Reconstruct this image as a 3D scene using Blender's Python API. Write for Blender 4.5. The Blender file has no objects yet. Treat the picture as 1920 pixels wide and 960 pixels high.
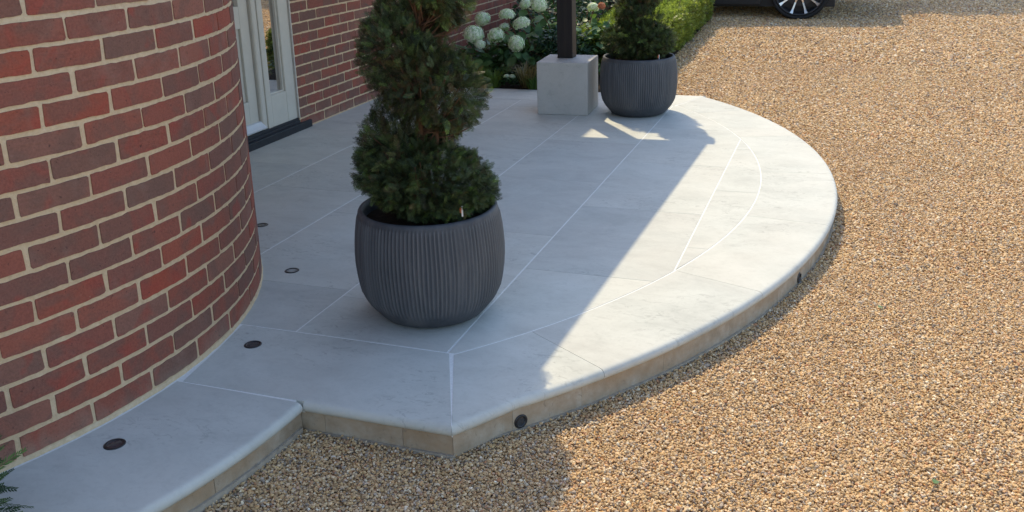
import bpy, bmesh, math, random
import numpy as np
from mathutils import Vector, Matrix, noise
random.seed(7)
rng = np.random.default_rng(7)
S = bpy.context.scene
C = S.collection
rad = math.radians
PT = 0.117                      # paving top above the gravel

# ------------------------------------------------------------------ camera
cam = bpy.data.cameras.new("camera")
cam_o = bpy.data.objects.new("camera", cam)
C.objects.link(cam_o)
cam.sensor_fit = 'HORIZONTAL'
cam.sensor_width = 36.0
cam.lens = 1762.27 / 1920 * 36
cam.shift_y = -130 / 1920
cam.clip_start = 0.05
cam.clip_end = 2000
Rr = ((0.941484, 0.335820, -0.028859), (-0.069343, 0.276770, 0.958431), (-0.329848, 0.900346, -0.283861))
mw = Matrix(((Rr[0][0], Rr[1][0], -Rr[2][0], 0), (Rr[0][1], Rr[1][1], -Rr[2][1], 0),
             (Rr[0][2], Rr[1][2], -Rr[2][2], 1.4595 + PT), (0, 0, 0, 1)))
cam_o.matrix_world = mw
S.camera = cam_o

# ------------------------------------------------------------------ light
SUN_EL = rad(54)
SX, SY = -0.59, 0.807          # horizontal direction towards the sun
world = bpy.data.worlds.new("World")
S.world = world
world.use_nodes = True
wn = world.node_tree
wn.nodes.clear()
wo = wn.nodes.new('ShaderNodeOutputWorld')
wb = wn.nodes.new('ShaderNodeBackground')
ws = wn.nodes.new('ShaderNodeTexSky')
ws.sky_type = 'NISHITA'
ws.sun_disc = False
ws.sun_elevation = SUN_EL
ws.sun_rotation = math.atan2(SX, SY)
ws.air_density = 1.0
ws.dust_density = 1.1
ws.ozone_density = 0.4
wb.inputs['Strength'].default_value = 0.15
wn.links.new(ws.outputs[0], wb.inputs['Color'])
wn.links.new(wb.outputs[0], wo.inputs['Surface'])
sl = bpy.data.lights.new("sun", 'SUN')
sl.energy = 2.05
sl.angle = rad(0.53)
sl.color = (1.0, 0.84, 0.565)
so = bpy.data.objects.new("sun", sl)
C.objects.link(so)
dv = Vector((SX * math.cos(SUN_EL), SY * math.cos(SUN_EL), math.sin(SUN_EL)))
so.rotation_euler = dv.to_track_quat('Z', 'Y').to_euler()
so.location = (-6, 8, 12)
S.view_settings.view_transform = 'Standard'
S.view_settings.look = 'None'
S.view_settings.exposure = 1.13
S.view_settings.gamma = 1.0
S.cycles.max_bounces = 8
S.cycles.diffuse_bounces = 4

# ------------------------------------------------------------------ materials
class NT:
    def __init__(s, name):
        s.m = bpy.data.materials.new(name)
        s.m.use_nodes = True
        s.t = s.m.node_tree
        s.b = s.t.nodes['Principled BSDF']
        s.out = s.t.nodes['Material Output']
    def n(s, typ, **kw):
        nd = s.t.nodes.new(typ)
        for k, v in kw.items():
            if k.startswith('i_'):
                nd.inputs[k[2:].replace('_', ' ')].default_value = v
            else:
                setattr(nd, k, v)
        return nd
    def l(s, a, b):
        s.t.links.new(a, b)
    def noise(s, vec, scale, detail=4, rough=.55, dist=0):
        nd = s.n('ShaderNodeTexNoise')
        nd.inputs['Scale'].default_value = scale
        nd.inputs['Detail'].default_value = detail
        nd.inputs['Roughness'].default_value = rough
        nd.inputs['Distortion'].default_value = dist
        s.l(vec, nd.inputs['Vector'])
        return nd.outputs['Fac']
    def ramp(s, fac, stops, interp='LINEAR'):
        nd = s.n('ShaderNodeValToRGB')
        cr = nd.color_ramp
        cr.interpolation = interp
        while len(cr.elements) < len(stops):
            cr.elements.new(0.5)
        for e, (p, c) in zip(cr.elements, stops):
            e.position = p
            e.color = (*c, 1) if len(c) == 3 else c
        s.l(fac, nd.inputs['Fac'])
        return nd.outputs['Color']
    def mix(s, fac, a, b, typ='MIX'):
        nd = s.n('ShaderNodeMix', data_type='RGBA', blend_type=typ)
        for sock, v in ((nd.inputs[0], fac), (nd.inputs[6], a), (nd.inputs[7], b)):
            if hasattr(v, 'links'):
                s.l(v, sock)
            elif isinstance(v, (int, float)):
                sock.default_value = v
            else:
                sock.default_value = (*v, 1)
        return nd.outputs[2]
    def math(s, op, a, b=None, c=None):
        nd = s.n('ShaderNodeMath', operation=op)
        for i, v in enumerate((a, b, c)):
            if v is None: continue
            if hasattr(v, 'links'): s.l(v, nd.inputs[i])
            else: nd.inputs[i].default_value = v
        return nd.outputs[0]
    def bump(s, h, strength=.3, dist=.005, normal=None):
        nd = s.n('ShaderNodeBump')
        nd.inputs['Strength'].default_value = strength
        nd.inputs['Distance'].default_value = dist
        s.l(h, nd.inputs['Height'])
        if normal is not None: s.l(normal, nd.inputs['Normal'])
        s.l(nd.outputs[0], s.b.inputs['Normal'])
        return nd.outputs[0]
    def obj_vec(s, per_object=0.0):
        tc = s.n('ShaderNodeTexCoord')
        v = tc.outputs['Object']
        if per_object:
            oi = s.n('ShaderNodeObjectInfo')
            sc = s.n('ShaderNodeVectorMath', operation='SCALE')
            cv = s.n('ShaderNodeCombineXYZ')
            s.l(oi.outputs['Random'], cv.inputs[0])
            k = s.math('MULTIPLY', oi.outputs['Random'], 1.7)
            s.l(k, cv.inputs[1])
            s.l(cv.outputs[0], sc.inputs[0])
            sc.inputs['Scale'].default_value = per_object
            ad = s.n('ShaderNodeVectorMath', operation='ADD')
            s.l(v, ad.inputs[0]); s.l(sc.outputs[0], ad.inputs[1])
            v = ad.outputs[0]
            return v, oi.outputs['Random']
        return v

def setp(b, rough=.6, spec=.5, metal=0.0, col=None):
    b.inputs['Roughness'].default_value = rough
    b.inputs['Specular IOR Level'].default_value = spec
    b.inputs['Metallic'].default_value = metal
    if col: b.inputs['Base Color'].default_value = (*col, 1)

def m_plain(name, col, rough=.5, spec=.5, metal=0., var=.12, scale=30, bump=0.):
    t = NT(name)
    v = t.obj_vec()
    f = t.noise(v, scale, 5)
    c = t.ramp(f, [(.3, tuple(x * (1 - var) for x in col)), (.7, tuple(min(1, x * (1 + var)) for x in col))])
    t.l(c, t.b.inputs['Base Color'])
    setp(t.b, rough, spec, metal)
    if bump: t.bump(f, bump, .002)
    return t.m

def m_brick():
    t = NT("red_brick")
    v, r = t.obj_vec(37.0)
    base = t.ramp(r, [(0, (.300, .086, .054)), (.14, (.225, .088, .064)), (.28, (.190, .100, .074)), (.40, (.290, .094, .062)),
                      (.52, (.245, .086, .062)), (.64, (.170, .094, .072)), (.78, (.330, .078, .046)), (.9, (.26, .122, .086)), (1, (.205, .096, .072))])
    blotch = t.noise(v, 9, 3, .5, .6)
    c = t.mix(t.math('MULTIPLY', t.ramp(blotch, [(.48, (0, 0, 0)), (.62, (1, 1, 1))]), .55), base, (.165, .094, .072))
    redden = t.noise(v, 6.5, 2, .5, 1.0)
    c = t.mix(t.math('MULTIPLY', t.ramp(redden, [(.58, (0, 0, 0)), (.68, (1, 1, 1))]), .5), c, (.33, .062, .042))
    fine = t.noise(v, 140, 4, .7)
    c = t.mix(.35, c, t.ramp(fine, [(.3, (.25, .25, .25)), (.7, (.8, .8, .8))]), 'OVERLAY')
    pale = t.noise(v, 55, 3, .6)
    c = t.mix(t.ramp(pale, [(.73, (0, 0, 0)), (.80, (.5, .5, .5))]), c, (.42, .32, .25))
    salt = t.noise(v, 4.2, 4, .65, .8)
    c = t.mix(t.math('MULTIPLY', t.ramp(salt, [(.56, (0, 0, 0)), (.74, (1, 1, 1))]), .30), c, (.34, .24, .19))
    pit = t.noise(v, 85, 3, .6, .4)
    c = t.mix(t.ramp(pit, [(.29, (.75, .75, .75)), (.34, (0, 0, 0))]), c, (.07, .035, .028))
    ge = t.n('ShaderNodeNewGeometry')
    gx = t.n('ShaderNodeSeparateXYZ'); t.l(ge.outputs['Position'], gx.inputs[0])
    dirt = t.math('SUBTRACT', 1.25, t.math('MULTIPLY_ADD', gx.outputs[2], 4.2, t.math('MULTIPLY', t.noise(ge.outputs['Position'], 11, 4, .7), .9)))
    dirt = t.math('MINIMUM', t.math('MAXIMUM', dirt, 0.0), .42)
    c = t.mix(dirt, c, (.33, .255, .19))
    t.l(c, t.b.inputs['Base Color'])
    setp(t.b, .85, .25)
    mp = t.n('ShaderNodeMapping')
    mp.inputs['Scale'].default_value = (14, 14, 80)
    t.l(v, mp.inputs['Vector'])
    crease = t.noise(mp.outputs[0], 1.0, 4, .6, .8)
    h = t.math('ADD', t.math('MULTIPLY', crease, .8), t.math('MULTIPLY', fine, .6))
    t.bump(h, .8, .004)
    return t.m

def m_mortar():
    t = NT("lime_mortar")
    v = t.obj_vec()
    f = t.noise(v, 60, 6, .7)
    big = t.noise(v, 3, 3)
    c = t.ramp(f, [(.25, (.56, .41, .245)), (.55, (.70, .54, .345)), (.8, (.79, .65, .45))])
    c = t.mix(t.math('MULTIPLY', big, .35), c, (.58, .43, .26))
    t.l(c, t.b.inputs['Base Color'])
    setp(t.b, .95, .1)
    t.bump(t.noise(v, 190, 5, .75), .9, .004)
    return t.m

def m_upper_brick():
    t = NT("upper_brickwork")
    v = t.obj_vec()
    b = t.n('ShaderNodeTexBrick')
    b.inputs['Scale'].default_value = 1.0
    b.inputs['Brick Width'].default_value = .225
    b.inputs['Row Height'].default_value = .075
    b.inputs['Mortar Size'].default_value = .006
    b.inputs['Color1'].default_value = (.27, .07, .05, 1)
    b.inputs['Color2'].default_value = (.17, .07, .06, 1)
    b.inputs['Mortar'].default_value = (.58, .44, .30, 1)
    sx = t.n('ShaderNodeSeparateXYZ'); cb = t.n('ShaderNodeCombineXYZ')
    t.l(v, sx.inputs[0])
    t.l(t.math('ADD', sx.outputs[0], sx.outputs[1]), cb.inputs[0])
    t.l(sx.outputs[2], cb.inputs[1])
    t.l(cb.outputs[0], b.inputs['Vector'])
    t.l(b.outputs['Color'], t.b.inputs['Base Color'])
    setp(t.b, .9, .2)
    return t.m

def m_stone(name, tint=(.505, .515, .468), stain=.5):
    t = NT(name)
    v, r = t.obj_vec(11.0)
    mp = t.n('ShaderNodeMapping')
    mp.inputs['Scale'].default_value = (1.0, 1.5, 1)
    mp.inputs['Rotation'].default_value = (0, 0, -.03)
    t.l(v, mp.inputs['Vector'])
    cloud = t.noise(mp.outputs[0], 3.6, 9, .66, .5)
    fine = t.noise(v, 75, 5, .65)
    d = lambda k: tuple(x * k for x in tint)
    c = t.ramp(cloud, [(.30, d(.84)), (.45, d(.96)), (.58, d(1.03)), (.74, d(1.10))])
    vein = t.noise(mp.outputs[0], 15, 7, .72, 1.0)
    c = t.mix(t.math('MULTIPLY', t.ramp(vein, [(.50, (0, 0, 0)), (.64, (1, 1, 1))]), .34), c, d(.80))
    c = t.mix(t.math('MULTIPLY', t.ramp(fine, [(.56, (0, 0, 0)), (.72, (1, 1, 1))]), .34), c, d(.72))
    # rare darker fossils / flecks
    mf = t.n('ShaderNodeMapping')
    mf.inputs['Scale'].default_value = (1, 2.1, 1)
    t.l(v, mf.inputs['Vector'])
    fl = t.noise(mf.outputs[0], 17, 6, .75, 1.2)
    patch = t.ramp(t.noise(v, 2.4, 2), [(.45, (0, 0, 0)), (.62, (1, 1, 1))])
    c = t.mix(t.math('MULTIPLY', t.math('MULTIPLY', t.ramp(fl, [(.555, (0, 0, 0)), (.605, (1, 1, 1))]), .60), patch), c, d(.56))
    warm = t.noise(v, 1.6, 3)
    c = t.mix(t.math('MULTIPLY', t.ramp(warm, [(.4, (0, 0, 0)), (.75, (1, 1, 1))]), .30), c, (.55, .50, .43))
    tone = t.ramp(r, [(0, (.455, .455, .46)), (1, (.555, .555, .545))])
    c = t.mix(.5, c, tone, 'OVERLAY')
    t.l(c, t.b.inputs['Base Color'])
    rr = t.math('MULTIPLY_ADD', fine, .2, .60)
    t.l(rr, t.b.inputs['Roughness'])
    t.b.inputs['Specular IOR Level'].default_value = .22
    t.bump(t.math('ADD', cloud, t.math('MULTIPLY', fine, .5)), .12, .003)
    return t.m

def m_riser():
    t = NT("riser_stone")
    v, r = t.obj_vec(9.0)
    f = t.noise(v, 14, 6, .65)
    c = t.ramp(f, [(.3, (.30, .235, .16)), (.5, (.39, .32, .235)), (.72, (.47, .415, .33))])
    st = t.noise(v, 5, 4, .6, .5)
    c = t.mix(t.math('MULTIPLY', t.ramp(st, [(.42, (0, 0, 0)), (.66, (1, 1, 1))]), .55), c, (.36, .235, .125))
    sp_ = t.noise(v, 48, 5, .7, .8)
    c = t.mix(t.math('MULTIPLY', t.ramp(sp_, [(.60, (0, 0, 0)), (.68, (1, 1, 1))]), .5), c, (.17, .135, .10))
    t.l(c, t.b.inputs['Base Color'])
    setp(t.b, .8, .25)
    t.bump(t.noise(v, 60, 5, .7), .4, .004)
    return t.m

def m_gravel_ground():
    t = NT("gravel_ground")
    v = t.obj_vec()
    vo = t.n('ShaderNodeTexVoronoi')
    vo.inputs['Scale'].default_value = 62
    t.l(v, vo.inputs['Vector'])
    sp = t.n('ShaderNodeSeparateColor')
    t.l(vo.outputs['Color'], sp.inputs[0])
    c = t.ramp(sp.outputs[0], GR)
    t.l(c, t.b.inputs['Base Color'])
    setp(t.b, .9, .2)
    t.bump(t.math('SUBTRACT', 1.0, vo.outputs['Distance']), 1.0, .012)
    return t.m

GR = [(0, (.30, .200, .105)), (.12, (.56, .380, .190)), (.26, (.63, .430, .205)), (.40, (.40, .255, .125)), (.50, (.71, .545, .325)),
      (.62, (.57, .330, .138)), (.72, (.80, .67, .46)), (.79, (.18, .140, .108)), (.85, (.44, .36, .275)), (.91, (.63, .450, .245)), (.97, (.43, .200, .095)), (1, (.86, .78, .61))]

def m_gravel_stone():
    t = NT("gravel_stone")
    oi = t.n('ShaderNodeObjectInfo')
    c = t.ramp(oi.outputs['Random'], GR)
    ge = t.n('ShaderNodeNewGeometry')
    big = t.noise(ge.outputs['Position'], .9, 3)
    c = t.mix(.25, c, t.ramp(big, [(.3, (.42, .40, .38)), (.7, (.60, .58, .54))]), 'OVERLAY')
    t.l(c, t.b.inputs['Base Color'])
    setp(t.b, .7, .3)
    return t.m

def m_foliage(name, transl=.25, rough=.55, gain=1.0):
    t = NT(name)
    at = t.n('ShaderNodeAttribute', attribute_name='tint')
    col = at.outputs['Color']
    if gain != 1.0:
        col = t.mix(1.0, col, (gain, gain, gain), 'MULTIPLY')
    t.l(col, t.b.inputs['Base Color'])
    setp(t.b, rough, .3)
    tr = t.n('ShaderNodeBsdfTranslucent')
    tcol = t.mix(1.0, col, (1.25, 1.35, .7), 'MULTIPLY')
    t.l(tcol, tr.inputs['Color'])
    mx = t.n('ShaderNodeMixShader')
    mx.inputs[0].default_value = transl
    t.l(t.b.outputs[0], mx.inputs[1]); t.l(tr.outputs[0], mx.inputs[2])
    t.l(mx.outputs[0], t.out.inputs['Surface'])
    return t.m

def m_pot():
    t = NT("charcoal_clay")
    v, r = t.obj_vec(5.0)
    sx = t.n('ShaderNodeSeparateXYZ'); t.l(v, sx.inputs[0])
    mp = t.n('ShaderNodeMapping'); mp.inputs['Scale'].default_value = (1, 1, .25); t.l(v, mp.inputs['Vector'])
    f = t.noise(mp.outputs[0], 11, 6, .65, .6)
    c = t.ramp(f, [(.3, (.042, .047, .055)), (.52, (.066, .070, .078)), (.74, (.105, .107, .110))])
    fine = t.noise(v, 160, 3)
    c = t.mix(.3, c, t.ramp(fine, [(.35, (.4, .4, .4)), (.7, (.62, .62, .62))]), 'OVERLAY')
    at = t.n('ShaderNodeAttribute', attribute_name='ridge')
    c = t.mix(t.math('MULTIPLY', at.outputs['Fac'], .42), c, (.150, .150, .150))
    t.l(c, t.b.inputs['Base Color'])
    setp(t.b, .62, .4)
    t.bump(t.noise(v, 90, 4, .7), .25, .002)
    return t.m

def m_glass():
    t = NT("coated_glass")
    gl = t.n('ShaderNodeBsdfGlossy'); gl.inputs['Roughness'].default_value = .015
    gl.inputs['Color'].default_value = (.95, .93, .9, 1)
    setp(t.b, .05, .5, 0, (.012, .014, .016))
    mx = t.n('ShaderNodeMixShader'); mx.inputs[0].default_value = .62
    t.l(t.b.outputs[0], mx.inputs[1]); t.l(gl.outputs[0], mx.inputs[2])
    t.l(mx.outputs[0], t.out.inputs['Surface'])
    return t.m

def m_soil():
    t = NT("dark_soil")
    v = t.obj_vec()
    f = t.noise(v, 45, 6, .75)
    t.l(t.ramp(f, [(.3, (.022, .016, .011)), (.7, (.065, .047, .032))]), t.b.inputs['Base Color'])
    setp(t.b, .95, .1)
    t.bump(f, 1.0, .02)
    return t.m

def m_wood():
    t = NT("dark_stained_timber")
    v = t.obj_vec()
    mp = t.n('ShaderNodeMapping'); mp.inputs['Scale'].default_value = (60, 60, 3); t.l(v, mp.inputs['Vector'])
    f = t.noise(mp.outputs[0], 1.0, 5, .6, .3)
    t.l(t.ramp(f, [(.3, (.010, .008, .008)), (.7, (.026, .019, .016))]), t.b.inputs['Base Color'])
    setp(t.b, .5, .35)
    t.bump(f, .25, .002)
    return t.m

def m_bark():
    t = NT("yew_bark")
    v = t.obj_vec()
    mp = t.n('ShaderNodeMapping'); mp.inputs['Scale'].default_value = (40, 40, 9); t.l(v, mp.inputs['Vector'])
    f = t.noise(mp.outputs[0], 1.0, 5, .65, .5)
    t.l(t.ramp(f, [(.3, (.075, .038, .022)), (.7, (.20, .105, .060))]), t.b.inputs['Base Color'])
    setp(t.b, .85, .2)
    t.bump(f, .6, .004)
    return t.m

M = dict(
    brick=m_brick(), mortar=m_mortar(), upper=m_upper_brick(), slab=m_stone("limestone_paving"),
    plinth=m_stone("plinth_stone", (.43, .42, .395)), riser=m_riser(),
    grout=m_plain("pale_grout", (.72, .725, .69), .9, .2, var=.08, scale=120),
    footing=m_plain("grey_footing", (.37, .32, .25), .95, .15, var=.2, scale=40, bump=.5),
    ground=m_gravel_ground(), stone=m_gravel_stone(),
    yew=m_foliage("yew_needles", .18), hedge=m_foliage("hedge_shoots", .35, .45), leaf=m_foliage("soft_leaf", .25, .45),
    petal=m_foliage("hydrangea_petal", .25, .7), pot=m_pot(), glass=m_glass(), soil=m_soil(), wood=m_wood(), bark=m_bark(),
    paint=m_plain("greige_door_paint", (.54, .515, .44), .45, .4, var=.04, scale=12),
    bar=m_plain("pale_weather_bar", (.56, .58, .58), .4, .5, var=.05, scale=20),
    black=m_plain("black_threshold", (.014, .017, .022), .5, .4, var=.3, scale=25),
    mastic=m_plain("mastic_bead", (.50, .47, .42), .7, .2, var=.1, scale=60),
    blackmetal=m_plain("black_metal", (.018, .018, .02), .4, .5, var=.3, scale=80),
    lens=m_plain("light_lens", (.05, .052, .055), .12, .7, var=.2, scale=60),
    lens_pale=m_plain("frosted_lens", (.22, .22, .215), .25, .6, var=.2, scale=60),
    carpaint=m_plain("dark_navy_paint", (.010, .014, .024), .18, .6, var=.05, scale=5),
    cartrim=m_plain("black_plastic", (.018, .018, .019), .55, .4, var=.2, scale=60),
    tyre=m_plain("tyre_rubber", (.020, .020, .020), .8, .3, var=.2, scale=60),
    alloy=m_plain("alloy_silver", (.62, .62, .61), .3, .6, .85, var=.05, scale=20),
    alloydark=m_plain("alloy_dark", (.045, .045, .047), .5, .4, .2, var=.1, scale=20),
    carglass=m_plain("car_glass", (.01, .012, .014), .03, .8, var=.05, scale=2),
    roof=m_plain("clay_roof", (.14, .07, .05), .9, .2, var=.3, scale=9),
    canopy=m_plain("canopy_paint", (.78, .77, .74), .8, .2, var=.15, scale=9),
    tag_o=m_plain("orange_plastic", (.75, .16, .05), .4, .5, var=.05), tag_w=m_plain("white_plastic", (.8, .8, .78), .4, .5, var=.03),
)

# ------------------------------------------------------------------ helpers
def link(name, me, mat=None, parent=None, loc=None, rot=None, kind=None):
    o = bpy.data.objects.new(name, me)
    C.objects.link(o)
    if mat is not None and not me.materials:
        me.materials.append(mat)
    if parent is not None: o.parent = parent
    if loc is not None: o.location = loc
    if rot is not None: o.rotation_euler = rot
    if kind: o['kind'] = kind
    return o

def tag(o, label, cat=None, group=None, kind=None):
    o['label'] = label
    if cat: o['category'] = cat
    if group: o['group'] = group
    if kind: o['kind'] = kind
    return o

def thing(name, label, cat, loc=(0, 0, 0), rotz=0, group=None):
    o = bpy.data.objects.new(name, None)
    o.empty_display_size = .1
    C.objects.link(o)
    o.location = loc
    o.rotation_euler = (0, 0, rotz)
    return tag(o, label, cat, group)

def mesh(name, V, F, smooth=False):
    me = bpy.data.meshes.new(name)
    me.from_pydata([tuple(v) for v in V], [], [tuple(f) for f in F])
    me.validate(); me.update()
    if smooth:
        me.polygons.foreach_set('use_smooth', [True] * len(me.polygons))
    return me

def np_mesh(name, V, F, tint=None, smooth=False):
    """V (n,3), F (m,k) equal-size faces"""
    me = bpy.data.meshes.new(name)
    V = np.asarray(V, np.float32); F = np.asarray(F, np.int32)
    m, k = F.shape
    me.vertices.add(len(V)); me.vertices.foreach_set('co', V.ravel())
    me.loops.add(m * k); me.loops.foreach_set('vertex_index', F.ravel())
    me.polygons.add(m)
    me.polygons.foreach_set('loop_start', np.arange(0, m * k, k, dtype=np.int32))
    me.polygons.foreach_set('loop_total', np.full(m, k, np.int32))
    me.update(calc_edges=True)
    if tint is not None:
        a = me.attributes.new('tint', 'FLOAT_COLOR', 'FACE')
        a.data.foreach_set('color', np.c_[tint, np.ones(m)].astype(np.float32).ravel())
    if smooth:
        me.polygons.foreach_set('use_smooth', np.ones(m, bool))
    return me

def box_bm(bm, x0, x1, y0, y1, z0, z1):
    vs = [bm.verts.new(p) for p in ((x0, y0, z0), (x1, y0, z0), (x1, y1, z0), (x0, y1, z0), (x0, y0, z1), (x1, y0, z1), (x1, y1, z1), (x0, y1, z1))]
    for f in ((3, 2, 1, 0), (4, 5, 6, 7), (0, 1, 5, 4), (1, 2, 6, 5), (2, 3, 7, 6), (3, 0, 4, 7)):
        bm.faces.new([vs[i] for i in f])
    return vs

def boxes(name, L, mat, parent=None, bevel=0., **kw):
    bm = bmesh.new()
    for b in L: box_bm(bm, *b)
    if bevel:
        bmesh.ops.bevel(bm, geom=bm.edges[:], offset=bevel, segments=2, profile=.5, affect='EDGES')
    me = bpy.data.meshes.new(name); bm.to_mesh(me); bm.free()
    return link(name, me, mat, parent, **kw)

def extrude_poly(P, z0, z1, bevel=0.0):
    """simple polygon (ccw) -> prism verts/faces with a small top arris"""
    n = len(P); P = np.array(P, float)
    V = [(x, y, z0) for x, y in P]
    F = []
    if bevel:
        c = P
        t = np.roll(c, -1, 0) - np.roll(c, 1, 0)
        t /= np.maximum(np.linalg.norm(t, axis=1, keepdims=True), 1e-9)
        nrm = np.c_[-t[:, 1], t[:, 0]]
        V += [(x, y, z1 - bevel) for x, y in P]
        Q = P + nrm * bevel
        V += [(x, y, z1) for x, y in Q]
        lv = 3
    else:
        V += [(x, y, z1) for x, y in P]
        lv = 2
    for k in range(lv - 1):
        for i in range(n):
            j = (i + 1) % n
            F.append((k * n + i, k * n + j, (k + 1) * n + j, (k + 1) * n + i))
    F.append(tuple((lv - 1) * n + i for i in range(n)))
    return V, F

def revolve(name, prof, n=48, mat=None, parent=None, ridge=None, cap=False, **kw):
    V = []; F = []
    m = len(prof)
    for i in range(n):
        a = 2 * math.pi * i / n
        for (r, z) in prof:
            V.append((r * math.cos(a), r * math.sin(a), z))
    for i in range(n):
        j = (i + 1) % n
        for k in range(m - 1):
            F.append((i * m + k, j * m + k, j * m + k + 1, i * m + k + 1))
    if cap:
        F.append(tuple(i * m + m - 1 for i in range(n)))
    return link(name, mesh(name, V, F, True), mat, parent, **kw)

def tube(path, radii, n=8):
    """returns V,F for a tapered tube along path"""
    V = []; F = []
    path = [Vector(p) for p in path]
    for i, p in enumerate(path):
        a = path[max(i - 1, 0)]; b = path[min(i + 1, len(path) - 1)]
        d = (b - a).normalized()
        u = d.orthogonal().normalized()
        w = d.cross(u)
        for k in range(n):
            t = 2 * math.pi * k / n
            V.append(p + (u * math.cos(t) + w * math.sin(t)) * radii[i])
    for i in range(len(path) - 1):
        for k in range(n):
            kk = (k + 1) % n
            F.append((i * n + k, i * n + kk, (i + 1) * n + kk, (i + 1) * n + k))
    return V, F

def join_vf(L):
    V = []; F = []
    for v, f in L:
        o = len(V)
        V += list(v); F += [tuple(i + o for i in q) for q in f]
    return V, F

# ------------------------------------------------------------------ ground
def slope(y):
    return .03 * np.clip(np.asarray(y, float) - 8.0, 0, 12)

def undul(x, y):
    return .006 * np.sin(1.9 * x + .7 * y) * np.sin(1.3 * y - .5 * x + 1) + .004 * np.sin(4.3 * x + 2.1) * np.sin(3.7 * y)

def gz(x, y):
    return slope(y) + undul(np.asarray(x, float), np.asarray(y, float))

xs = np.unique(np.r_[-150, -60, -25, -12, np.arange(-6, 8.01, .25), 12, 25, 60, 150])
ys = np.unique(np.r_[-100, -40, -15, -5, np.arange(-1, 20.01, .25), 30, 60, 150, 400])
XX, YY = np.meshgrid(xs, ys)
Z = gz(XX, YY) - .007
Z[(np.abs(XX) > 8) | (YY > 20) | (YY < -1)] = slope(YY)[(np.abs(XX) > 8) | (YY > 20) | (YY < -1)] - .007
nx = len(xs); ny = len(ys)
idx = np.arange(nx * ny).reshape(ny, nx)
F = np.stack([idx[:-1, :-1], idx[:-1, 1:], idx[1:, 1:], idx[1:, :-1]], -1).reshape(-1, 4)
g = link("gravel_drive", np_mesh("gravel_drive", np.c_[XX.ravel(), YY.ravel(), Z.ravel()], F, smooth=True), M['ground'])
tag(g, "broad gravel drive of small tan and cream stones", kind='structure')

# ------------------------------------------------------------------ geometry of the porch and the bay
WX = -3.634                                   # face of the brick wall
BC = np.array([-3.634, 2.255]); BR = 1.606    # curved brick bay
PC = np.array([-3.62, 4.81]); RO = 3.607      # outer edge of the round paving
IC = np.array([-3.66, 4.82]); RI = 3.256      # inside of its border
Y0, Y1 = 2.24, 7.38
YI0, YI1 = 2.680, 6.945

# ------------------------------------------------------------------ house
house = thing("brick_house", "red brick house with a curved brick bay, pale panelled door and glazed sidelight", "house", (0, 0, 0))

# curved bay: mortar core + bricks
def cyl_core(R, z0, z1, n=160):
    zs = np.linspace(z0, z1, 3)
    V = []; F = []
    for z in zs:
        for i in range(n):
            a = 2 * math.pi * i / n
            V.append((BC[0] + R * math.cos(a), BC[1] + R * math.sin(a), z))
    for k in range(2):
        for i in range(n):
            j = (i + 1) % n
            F.append((k * n + i, k * n + j, (k + 1) * n + j, (k + 1) * n + i))
    F.append(tuple(2 * n + i for i in range(n)))
    return V, F
bay = link("bay_wall", mesh("bay_wall", *cyl_core(BR - .0022, 0, PT + 1.665), True), M['mortar'], house)
bay['label'] = "curved brick bay wall with pale tan mortar"
link("upper_bay_wall", mesh("upper_bay_wall", *cyl_core(BR, PT + 1.665, PT + 3.90), True), M['upper'], house)

def brick_mesh(name, w, h, R, seed):
    """front face in the local xz plane, outward = -y; edges uneven like hand-made bricks"""
    r = random.Random(seed)
    def P(x, z):
        return x, z
    a, b = w / 2, h / 2
    nt = 11
    pts = []
    for i in range(nt): pts.append((-a + .0022 + (w - .0044) * i / (nt - 1), -b))
    for i in range(2): pts.append((a, -b + .006 + (h - .012) * i))
    for i in range(nt): pts.append((a - .0022 - (w - .0044) * i / (nt - 1), b))
    for i in range(2): pts.append((-a, b - .006 - (h - .012) * i))
    front = []
    for x, z in pts:
        dx = r.gauss(0, .0011); dz = r.gauss(0, .0009)
        front.append((x + dx, z + dz))
    def yo(x): return x * x / (2 * R) if R else 0
    tilt = r.gauss(0, .004)
    n = len(front)
    V = [(x, yo(x) + tilt * x - r.uniform(0, .0008), z) for x, z in front]
    V += [(x + math.copysign(.0006, x), yo(x) + .0014, z + math.copysign(.0006, z)) for x, z in front]
    V += [(x + math.copysign(.0010, x), yo(x) + .012, z + math.copysign(.0010, z)) for x, z in front]
    tp = [nt + 2 + (nt - 1 - i) for i in range(nt)]          # top points from left to right
    F = [(i, i + 1, tp[i + 1], tp[i]) for i in range(nt - 1)]
    F += [(nt - 1, nt, nt + 1, tp[-1]), (0, tp[0], n - 2, n - 1)]
    for k in range(2):
        for i in range(n):
            j = (i + 1) % n
            F.append((k * n + j, k * n + i, (k + 1) * n + i, (k + 1) * n + j))
    return mesh(name, V, F)
curved = [brick_mesh("brick_curved_%d" % i, .2125, .0612, BR, 100 + i) for i in range(14)]
flat = [brick_mesh("brick_flat_%d" % i, .2095, .0612, 0, 200 + i) for i in range(10)]
CH = .0754
stuffV = []
for c in range(22):
    z = PT + .010 + CH * (c + .5)
    ph = .545 if c % 2 == 0 else .045
    for k in range(-11, 11):
        u = (k + ph + .5 + random.gauss(0, .008)) * .2275
        a = u / BR
        if abs(a) > rad(80): continue
        pos = (BC[0] + (BR + .0005) * math.cos(a), BC[1] + (BR + .0005) * math.sin(a), z + random.gauss(0, .0008))
        rot = (random.gauss(0, .006), random.gauss(0, .010), a + math.pi / 2)
        me = random.choice(curved)
        if -32 < math.degrees(a) < 44 and c < 18:
            link("brick", me, M['brick'], bay, pos, rot)
        else:
            mt = Matrix.LocRotScale(Vector(pos), __import__('mathutils').Euler(rot), None)
            stuffV.append((me, mt))
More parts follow.
